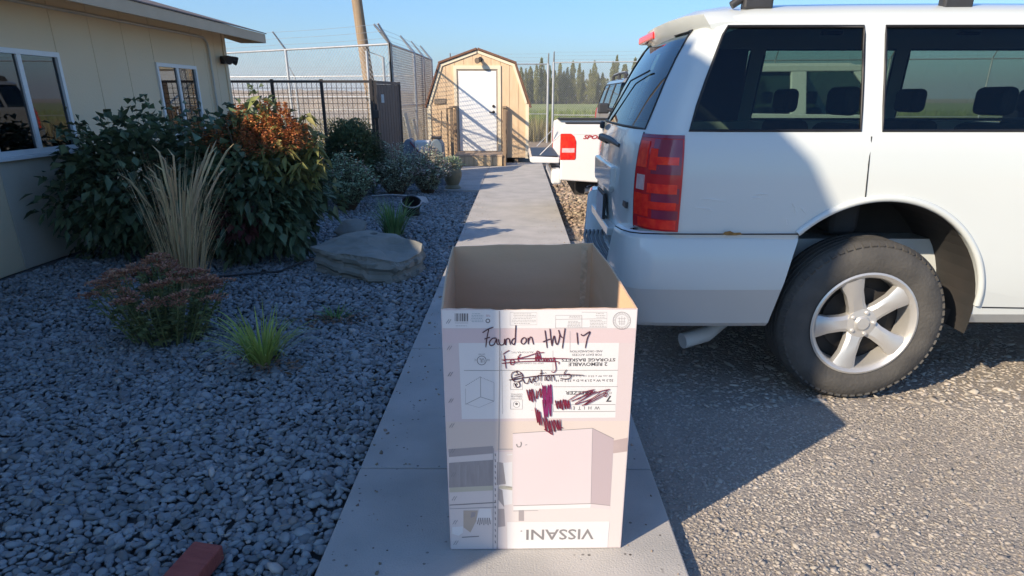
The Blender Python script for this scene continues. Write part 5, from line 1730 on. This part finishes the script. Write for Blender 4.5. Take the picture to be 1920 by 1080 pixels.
# blue-grey catmint / sage: many thin stems
M_sage = pm('sage_leaf', (0.34, 0.43, 0.30), (0.46, 0.54, 0.40), 7, .75, island=.3, thin=.15)
M_sageg = pm('sage_leaf_green', (0.29, 0.40, 0.23), (0.40, 0.50, 0.32), 7, .75, island=.3, thin=.15)
M_flower = pm('pale_flower', (0.46, 0.40, 0.36), (0.60, 0.52, 0.50), 7, .8, island=.3, thin=.2)
def sage(loc, rad, h, n, label, seed, mat, flower=0.0, lean=(0, 0)):
    t = empty('sage_bush', (*loc, -.04), 0, label, 'bush')
    r = np.random.default_rng(seed)
    P, D, FP, FD = [], [], [], []
    mb = MB()
    for k in range(n):
        a = r.uniform(0, 6.283); q = math.sqrt(r.uniform(0, 1))
        tip = np.array([math.cos(a) * rad * q + lean[0] * q, math.sin(a) * rad * q + lean[1] * q, h * (1.0 - .45 * q * q) * r.uniform(.75, 1.12)])
        b = tip * np.array([.18, .18, 0])
        m = b + (tip - b) * .5 + np.array([0, 0, h * .12])
        pts = [b, m, tip]
        mb.tube(pts, [.004, .003, .002], 3, cap=False)
        for j in range(16):
            s = r.uniform(.15, 1)
            p = (1 - s) ** 2 * b + 2 * s * (1 - s) * m + s * s * tip
            aa = r.uniform(0, 6.283)
            P.append(p); D.append((math.cos(aa), math.sin(aa), r.uniform(-.1, .8)))
        if r.uniform() < flower:
            for j in range(9):
                aa = r.uniform(0, 6.283)
                FP.append(tip - np.array([0, 0, r.uniform(0, .09)])); FD.append((math.cos(aa), math.sin(aa), r.uniform(0, .8)))
    mb.build('stems', M_stem, t)
    leaves('foliage', np.array(P), np.array(D), .05, .025, mat, t, .15, .2, seed)
    if FP: leaves('flowers', np.array(FP), np.array(FD), .028, .02, M_flower, t, .1, .3, seed)['kind'] = 'stuff'
    return t
sage((-2.42, 9.75), .50, .76, 330, 'grey green sage bush right of the dark shrub', 61, M_sageg, .12)
sage((-1.98, 11.25), .50, .80, 330, 'blue green sage bush at the foot of the open gate', 62, M_sage, .25)
sage((-1.50, 11.5), .42, .74, 300, 'sage bush with pale blossoms beside the olive urn', 63, M_sage, .8)
sage((-2.95, 10.3), .34, .5, 130, 'small sage bush in shade under the evergreens', 64, M_sageg, .05)

# strap-leaf clumps
def clump(name, loc, n, L, w, label, seed, mat, cat='plant', spread=.9, up=1.0, stiff=.5, base_r=.05, parts='leaf_blades', lean=(0, 0)):
    t = empty(name, (*loc, -.03), 0, label, cat)
    r = np.random.default_rng(seed)
    V, Fc = [], []
    for k in range(n):
        a = r.uniform(0, 6.283); l = L * r.uniform(.55, 1.15)
        out = spread * r.uniform(.15, 1)
        dr = np.array([math.cos(a), math.sin(a), 0])
        side = np.array([-math.sin(a), math.cos(a), 0])
        b = dr * base_r * r.uniform(0, 1)
        ww = w * r.uniform(.7, 1.2)
        S = 6
        for i in range(S):
            s = i / (S - 1)
            c = b + dr * (l * out * (s ** (1 + stiff))) + np.array([lean[0] * s * s, lean[1] * s * s, l * up * (s - (1 - stiff) * .75 * out * s * s * s)])
            c[2] = max(c[2], .02)
            wd = ww * (1 - s ** 2 * .92)
            V += [c - side * wd, c + side * wd]
        o = k * S * 2
        for i in range(S - 1): Fc.append((o + 2 * i, o + 2 * i + 1, o + 2 * i + 3, o + 2 * i + 2))
    link_mesh(parts, np_mesh(parts, np.array(V), np.array(Fc), True), mat, t)
    return t
M_lily = pm('lily_leaf', (0.30, 0.40, 0.075), (0.42, 0.48, 0.13), 5, .55, island=.35, thin=.25)
M_lily2 = pm('lily_leaf_cool', (0.12, 0.24, 0.075), (0.18, 0.30, 0.11), 5, .55, island=.3, thin=.25)
M_dead = pm('dead_leaf', (0.13, 0.075, 0.05), (0.22, 0.14, 0.09), 9, .85, island=.4)
M_straw2 = pm('tan_grass', (0.56, 0.41, 0.22), (0.68, 0.52, 0.30), 5, .8, island=.3, thin=.2)
lily = clump('daylily', (-1.50, 3.72), 130, .46, .0065, 'lone yellow green daylily clump in the near pebbles', 71, M_lily, 'plant', .95, .85, .3, .08)
c0 = rr.normal(size=(60, 3)) * [.10, .07, .008] + [.09, -.08, .04]
leaves('dead_leaves', c0, rr.normal(size=(60, 3)) * [1, 1, .2], .07, .016, M_dead, lily, .1, .2, 3)
clump('daylily', (-1.42, 7.75), 150, .47, .009, 'cool green daylily clump right behind the flat boulder', 72, M_lily2, 'plant', .85, 1.0, .35, .12)
tiny = clump('seedling', (-1.29, 4.58), 50, .15, .008, 'tiny green sprout with dead leaves in the pebbles', 73, M_lily2, 'plant', 1.0, .8, .4, .06)
c0 = rr.normal(size=(110, 3)) * [.11, .06, .008] + [-.02, -.06, .035]
leaves('dead_leaves', c0, rr.normal(size=(110, 3)) * [1, 1, .15], .05, .02, M_dead, tiny, .1, .2, 4)
gr = clump('feather_grass', (-2.60, 5.2), 280, 1.02, .004, 'tall tan feather reed grass left of the big shrub', 74, M_straw2, 'grass', .38, 1.0, .75, .16, lean=(.10, 0))
pl = MB()
for k in range(26):
    a = rr.uniform(0, 6.283); l = rr.uniform(.75, 1.12); o_ = rr.uniform(.1, .42)
    tip = np.array([math.cos(a) * o_ + .12, math.sin(a) * o_, l])
    pl.tube([tip * [.6, .6, .78], tip * [.82, .82, .9], tip, tip + [math.cos(a) * .06, math.sin(a) * .06, .05]], [.003, .009, .007, .001], 5)
pl.build('plumes', M_straw2, gr)
# sedum with brown flower heads
sd = empty('sedum', (-2.30, 4.2, -.03), 0, 'low sedum with brown pink flower heads at the left edge', 'plant')
M_sedl = pm('sedum_leaf', (0.15, 0.19, 0.075), (0.22, 0.24, 0.10), 7, .6, island=.3, thin=.15)
M_sedf = pm('sedum_flower', (0.36, 0.16, 0.10), (0.46, 0.24, 0.15), 12, .85, island=.35)
P, D, FP, FD = [], [], [], []
mb = MB()
for k in range(85):
    a = rr.uniform(0, 6.283); q = math.sqrt(rr.uniform(0, 1))
    tip = np.array([math.cos(a) * .42 * q, math.sin(a) * .36 * q, .50 * (1 - .35 * q * q) * rr.uniform(.85, 1.08)])
    b = tip * [.5, .5, 0]
    mb.tube([b, tip], [.005, .004], 4)
    for j in range(22):
        s = rr.uniform(.1, .95); aa = rr.uniform(0, 6.283)
        P.append(b + (tip - b) * s); D.append((math.cos(aa), math.sin(aa), rr.uniform(0, .5)))
    for j in range(55):
        aa = rr.uniform(0, 6.283); e = .06 * math.sqrt(rr.uniform(0, 1))
        FP.append(tip + [math.cos(aa) * e, math.sin(aa) * e, .02 - e * .25 + rr.uniform(-.008, .008)]); FD.append((math.cos(aa), math.sin(aa), .8))
mb.build('stems', M_sedl, sd)
leaves('foliage', np.array(P), np.array(D), .055, .026, M_sedl, sd, .15, .15, 9)
leaves('flower_heads', np.array(FP), np.array(FD), .02, .014, M_sedf, sd, .0, .3, 10)

# ------------------------------------------------------------------ boulders
M_rock = pm('boulder_stone', (0.19, 0.19, 0.165), (0.28, 0.27, 0.235), 4.5, .88, .9, 9, spots=(5, .25, (.10, .095, .08)))
def boulder(name, top, bot, label, seed, sub=3, rough=.018, mat=M_rock):
    bm = bmesh.new()
    for p in list(top) + list(bot): bm.verts.new(p)
    r = bmesh.ops.convex_hull(bm, input=bm.verts)
    bmesh.ops.delete(bm, geom=[v for v in bm.verts if not v.link_faces], context='VERTS')
    bmesh.ops.triangulate(bm, faces=bm.faces)
    bmesh.ops.bevel(bm, geom=bm.edges[:], offset=.012, segments=1, affect='EDGES')
    bmesh.ops.triangulate(bm, faces=bm.faces)
    for _ in range(sub):
        bmesh.ops.subdivide_edges(bm, edges=[e for e in bm.edges if e.calc_length() > .045], cuts=1, use_grid_fill=False)
        bmesh.ops.triangulate(bm, faces=bm.faces)
    from mathutils import noise
    for v in bm.verts:
        q = v.co * 4 + Vector((seed, 0, 0))
        n = noise.fractal(q, 1.0, 2.0, 4)
        st_ = noise.noise(Vector((v.co.x * 3 + seed, v.co.y * 3, v.co.z * 22)))
        v.co += Vector((noise.noise(q * 1.3), noise.noise(q * 1.3 + Vector((5, 0, 0))), 0)) * rough * .8
        v.co.z += n * rough
        v.co += Vector((v.co.x, v.co.y, 0)).normalized() * st_ * rough * .6
    me = bpy.data.meshes.new(name)
    bmesh.ops.recalc_face_normals(bm, faces=bm.faces)
    bm.to_mesh(me); bm.free()
    me.polygons.foreach_set('use_smooth', [True] * len(me.polygons))
    me.set_sharp_from_angle(angle=R(14))
    o = link_mesh(name, me, mat)
    return tag(o, label, 'rock')
c = np.array([-1.4, 6.1, 0])
top = [(-1.84, 6.02, .20), (-1.64, 6.31, .25), (-1.43, 6.50, .27), (-1.15, 6.36, .25), (-.88, 6.19, .19), (-.87, 6.07, .15), (-1.02, 5.70, .14), (-1.08, 5.62, .17), (-1.26, 5.63, .19), (-1.6, 5.82, .195)]
bot = [(-1.86, 6.1, -.05), (-1.74, 5.9, -.05), (-1.47, 5.76, -.05), (-1.15, 5.78, -.05), (-.96, 6.05, -.05), (-.97, 6.4, -.05), (-1.5, 6.6, -.05)]
def slab_rock(name, outline, label, seed, mat=M_rock):
    """flat-topped broken slab: angular facets on the sides, a stepped top"""
    q = random.Random(seed)
    P = []
    m = len(outline)
    for i in range(m):
        a, b_ = Vector(outline[i]), Vector(outline[(i + 1) % m])
        k = max(1, round((b_ - a).length / .13))
        for t in range(k):
            P.append(a.lerp(b_, t / k) + Vector((q.uniform(-.022, .022), q.uniform(-.022, .022), q.uniform(-.012, .012))) * (0.4 if t == 0 else 1))
    n = len(P)
    cx = sum((p for p in P), Vector()) / n
    rows = []
    out = [q.uniform(-.03, .05) for _ in P]
    for f, g, jz in ((0, 0, 0), (.25, .35, .02), (.62, .8, .03), (1, 1, 0)):
        r = []
        for p, o_ in zip(P, out):
            d = Vector((p.x - cx.x, p.y - cx.y, 0)).normalized()
            z = p.z * (1 - f) + (-.06) * f + q.uniform(-jz, jz)
            r.append(p + d * (o_ * g + q.uniform(-.014, .014) * (f > 0)) + Vector((0, 0, z - p.z)))
        rows.append(r)
    # inner rings of the top, slightly rough and stepped
    tops = []
    for s_, dz in ((.72, .010), (.4, .016)):
        tops.append([cx.lerp(p, s_) + Vector((q.uniform(-.02, .02), q.uniform(-.02, .02), dz + q.uniform(-.012, .012) - (.03 if p.x > cx.x + .28 else 0))) for p in P])
    R_ = [tops[1], tops[0]] + rows
    v = [p for r in R_ for p in r] + [cx + Vector((0, 0, .02))]
    f = []
    for j in range(len(R_) - 1):
        for i in range(n):
            k = (i + 1) % n
            a, b_, c_, d_ = j * n + i, j * n + k, (j + 1) * n + k, (j + 1) * n + i
            f += [(a, b_, c_), (a, c_, d_)] if q.random() < .5 else [(a, b_, d_), (b_, c_, d_)]
    for i in range(n): f.append((len(v) - 1, (i + 1) % n, i))
    me = MB().add([p - Vector((cx.x, cx.y, 0)) for p in v], f).mesh(name)
    from mathutils import noise
    bm = bmesh.new(); bm.from_mesh(me)
    for _ in range(2):
        bmesh.ops.subdivide_edges(bm, edges=[e for e in bm.edges if e.calc_length() > .035], cuts=1)
        bmesh.ops.triangulate(bm, faces=bm.faces)
    bm.normal_update()
    for vv in bm.verts:
        a_ = noise.fractal(vv.co * 6 + Vector((seed, 2, 0)), 1.0, 2.1, 5)
        c_ = noise.voronoi(vv.co * 5 + Vector((seed, 0, 0)))[0][0]
        vv.co += vv.normal * (a_ * .011 + (c_ - .3) * .022)
        if vv.normal.z < .6: vv.co += Vector((vv.normal.x, vv.normal.y, 0)) * (.012 * math.copysign(1, math.sin(vv.co.z * 60 + vv.co.x * 7)))
    bm.to_mesh(me); bm.free()
    me.polygons.foreach_set('use_smooth', [True] * len(me.polygons))
    me.set_sharp_from_angle(angle=R(20))
    o = link_mesh(name, me, mat)
    o.location = (cx.x, cx.y, 0)
    return tag(o, label, 'rock')
slab_rock('boulder', top, 'big flat topped grey brown boulder lying in the pebbles', 12)
M_rock2 = pm('pale_stone', (0.27, 0.25, 0.21), (0.34, 0.32, 0.28), 5, .88, .4, 16)
def cobble(loc, r, label, seed, mat=M_rock2):
    g = np.random.default_rng(seed)
    pts = g.normal(size=(16, 3)); pts /= np.linalg.norm(pts, axis=1)[:, None]
    pts *= np.array(r)
    o = boulder('stone', [tuple(p) for p in pts], [], label, seed, 2, .012, mat)
    o.location = loc
    return o
cobble((-1.88, 7.75, .05), (.24, .2, .13), 'smaller pale rock peeking out behind the flat boulder', 4)
cobble((-1.45, 10.35, .04), (.15, .12, .10), 'larger pale round stone near the black pot', 5, M_pale)
cobble((-1.52, 9.85, .03), (.09, .08, .07), 'smaller pale round stone touching the black pot', 6, M_pale)
# ------------------------------------------------------------------ small things in the bed and by the shed
M_blackp = pm('pot_black', (0.012, 0.012, 0.014), (0.02, 0.02, 0.022), 8, .45)
M_palerim = pm('pale_rim', (0.42, 0.39, 0.38), rough=.6)
pot = empty('nursery_pot', (-1.44, 9.2, -.03), 0, 'black plastic nursery pot with pale rim behind the daylilies', 'pot')
o = MB().lathe([(0, 0), (.095, 0), (.10, .01), (.125, .21), (.135, .215), (.135, .235), (.118, .235), (.112, .06), (0, .05)], 28).build('pot_shell', M_blackp, pot, smooth=35)
o.rotation_euler = (R(28), R(8), 0)
o = MB().tube([(.128 * math.cos(a), .128 * math.sin(a), .238) for a in np.linspace(R(175), R(370), 22)], .009, 8).build('rim_band', M_palerim, pot, smooth=50)
o.rotation_euler = (R(28), R(8), 0)
M_olive = pm('olive_glaze', (0.17, 0.155, 0.095), (0.23, 0.21, 0.13), 6, .5, .1)
ur = empty('garden_urn', (-1.13, 12.0, -.01), 0, 'olive brown round urn standing where the walk widens', 'urn')
MB().lathe([(0, 0), (.13, 0), (.14, .02), (.12, .05), (.10, .07), (.125, .12), (.155, .20), (.16, .27), (.145, .33), (.12, .36), (.135, .385), (.14, .40), (.12, .405), (.10, .37), (0, .33)], 36).build('urn_body', M_olive, ur, smooth=40)
p, d = blob(420, (0, 0, .42), (.17, .15, .10), 91)
leaves('foliage', p, d + np.array([0, 0, .4]), .05, .024, M_sageg, ur, .2, .2, 3)
p, d = blob(70, (.02, -.02, .47), (.15, .12, .07), 92)
leaves('flowers', p, d + np.array([0, 0, .6]), .03, .024, M_flower, ur, .1, .3, 3)['kind'] = 'stuff'
# hose reel
M_bluegrey = pm('blue_grey_plastic', (0.11, 0.15, 0.19), (0.15, 0.19, 0.235), 5, .5, .05)
M_totew = pm('pale_plastic', (0.62, 0.61, 0.59), (0.68, 0.67, 0.65), 4, .5)
rl = empty('hose_reel', (-1.74, 13.1, -.08), 0, 'blue grey plastic hose reel cart behind the blossoming sage', 'hose reel')
for x0, x1 in ((-.36, -.16), (.13, .36)):
    poly = [(x0, 0), (x1, 0)] + [((x0 + x1) / 2 + (x1 - x0) / 2 * math.cos(a), .68 + .15 * math.sin(a)) for a in np.linspace(0, math.pi, 13)]
    MB().prism(poly, -.20, .20).build('side_shell', M_bluegrey, rl, bevel=.02, seg=3)
MB().box(-.158, .128, -.15, .15, .16, .80).build('drum_cover', M_totew, rl, bevel=.03, seg=3)
MB().box(.14, .33, -.09, .09, .828, .87).build('top_handle', M_blackp, rl, bevel=.015)
MB().tube([(-.22, -.22, .78), (-.08, -.235, .62), (.10, -.235, .50), (.22, -.22, .40), (.1, -.3, .05)], .014, 8).build('hose', pm('maroon_hose', (.16, .03, .05), rough=.5), rl, smooth=50)
# sheets of panel leaning on the fence
M_sheetp = pm('weathered_panel', (0.40, 0.38, 0.33), (0.48, 0.46, 0.40), 3, .6, .1, stretch=(5, 5, .6))
for i, (x, y, h, w, lab) in enumerate(((-2.33, 15.2, 1.25, .55, 'pale weathered panel leaning on the chain link fence, nearest the gate'), (-2.30, 15.95, 1.1, .5, 'pale weathered panel leaning on the chain link fence, nearest the shed'))):
    o = MB().box(-.012, .012, -w / 2, w / 2, 0, h).build('leaning_panel', M_sheetp, None, bevel=.004, seg=1)
    tag(o, lab, 'panel')
    o.location = (x + .16, y, -.08); o.rotation_euler = (0, R(-10), R(3))
# red brick at the edge of the bed
M_brick = pm('red_brick', (0.30, 0.065, 0.055), (0.38, 0.095, 0.075), 14, .85, .4, 60, stretch=(1, 5, 1))
o = MB().box(-.052, .052, -.105, .105, -.03, .03).build('brick', M_brick, None, bevel=.006)
tag(o, 'loose red brick lying in the near pebbles at the left edge', 'brick')
o.location = (-1.06, 1.80, .012); o.rotation_euler = (R(2), R(3), R(-8))
# drip line
o = MB().tube([(-2.6, 5.75, .0), (-2.3, 5.83, .012), (-2.11, 5.90, .014), (-2.0, 6.35, .012), (-1.9, 6.6, -.01)], .009, 8).build('drip_pipe', M_plastic, None, smooth=50)
tag(o, 'thin black drip pipe crossing the pebbles by the big shrub', 'pipe')
o = MB().tube([(-2.3, 10.85, .02), (-2.0, 10.9, .03), (-1.75, 10.88, .02)], .012, 8).build('grey_hose', M_galv, None, smooth=50)
tag(o, 'short pale hose piece lying beneath the sage bushes', 'hose')
# ------------------------------------------------------------------ litter: straw bits on the pebbles, grit on the walk
def litter(name, n, x0, x1, y0, y1, z, L_, w, mat, seed, label):
    r = np.random.default_rng(seed)
    c = np.stack([r.uniform(x0, x1, n), r.uniform(y0, y1, n), np.full(n, z) + r.uniform(0, .006, n)], 1)
    a = r.uniform(0, 6.283, n)
    d = np.stack([np.cos(a), np.sin(a), r.normal(size=n) * .12], 1)
    o = leaves(name, c, d, L_, w, mat, None, .02, .1, seed)
    return tag(o, label, 'litter', kind='stuff')
litter('straw_litter', 260, -2.8, SW_L - .02, 1.5, 8.0, .004, .055, .004, M_straw2, 5, 'scattered straw bits lying on the dark pebbles')
litter('leaf_litter', 170, -3.2, SW_L - .02, 3.0, 9.0, .003, .035, .016, M_dead, 6, 'scattered dry leaves lying on the dark pebbles')
gp = np.stack([np.where(rng.uniform(size=260) < .6, SW_L + .02 + rng.exponential(.09, 260), SW_R - .02 - rng.exponential(.11, 260)), rng.uniform(1.5, 11, 260)], 1)
gp = gp[(gp[:, 0] > SW_L + .01) & (gp[:, 0] < SW_R - .01)]
gp = gp[~((gp[:, 0] > -.3) & (gp[:, 0] < .37) & (gp[:, 1] > 1.9) & (gp[:, 1] < 2.98))]
o = rocks('walk_grit', np.concatenate([gp, np.full((len(gp), 1), .002)], 1), .0042, M_dirtstone, 1, .6, .2, .45)
tag(o, 'small grit and stones strewn along the edges of the walk', 'grit', kind='stuff')
# ------------------------------------------------------------------ air
hz = bpy.data.materials.new('haze_air')
hz.use_nodes = True
N, L = hz.node_tree.nodes, hz.node_tree.links
N.remove(N['Principled BSDF'])
pv = N.new('ShaderNodeVolumePrincipled')
pv.inputs['Color'].default_value = (.86, .91, .96, 1)
pv.inputs['Density'].default_value = 0.00045
pv.inputs['Anisotropy'].default_value = 0.1
L.new(pv.outputs[0], N['Material Output'].inputs['Volume'])
o = MB().box(-4005, 4005, -305, 6005, -1.2, 75).build('haze', hz, None)
tag(o, 'thin pale haze over the far field and hills', 'haze', kind='stuff')
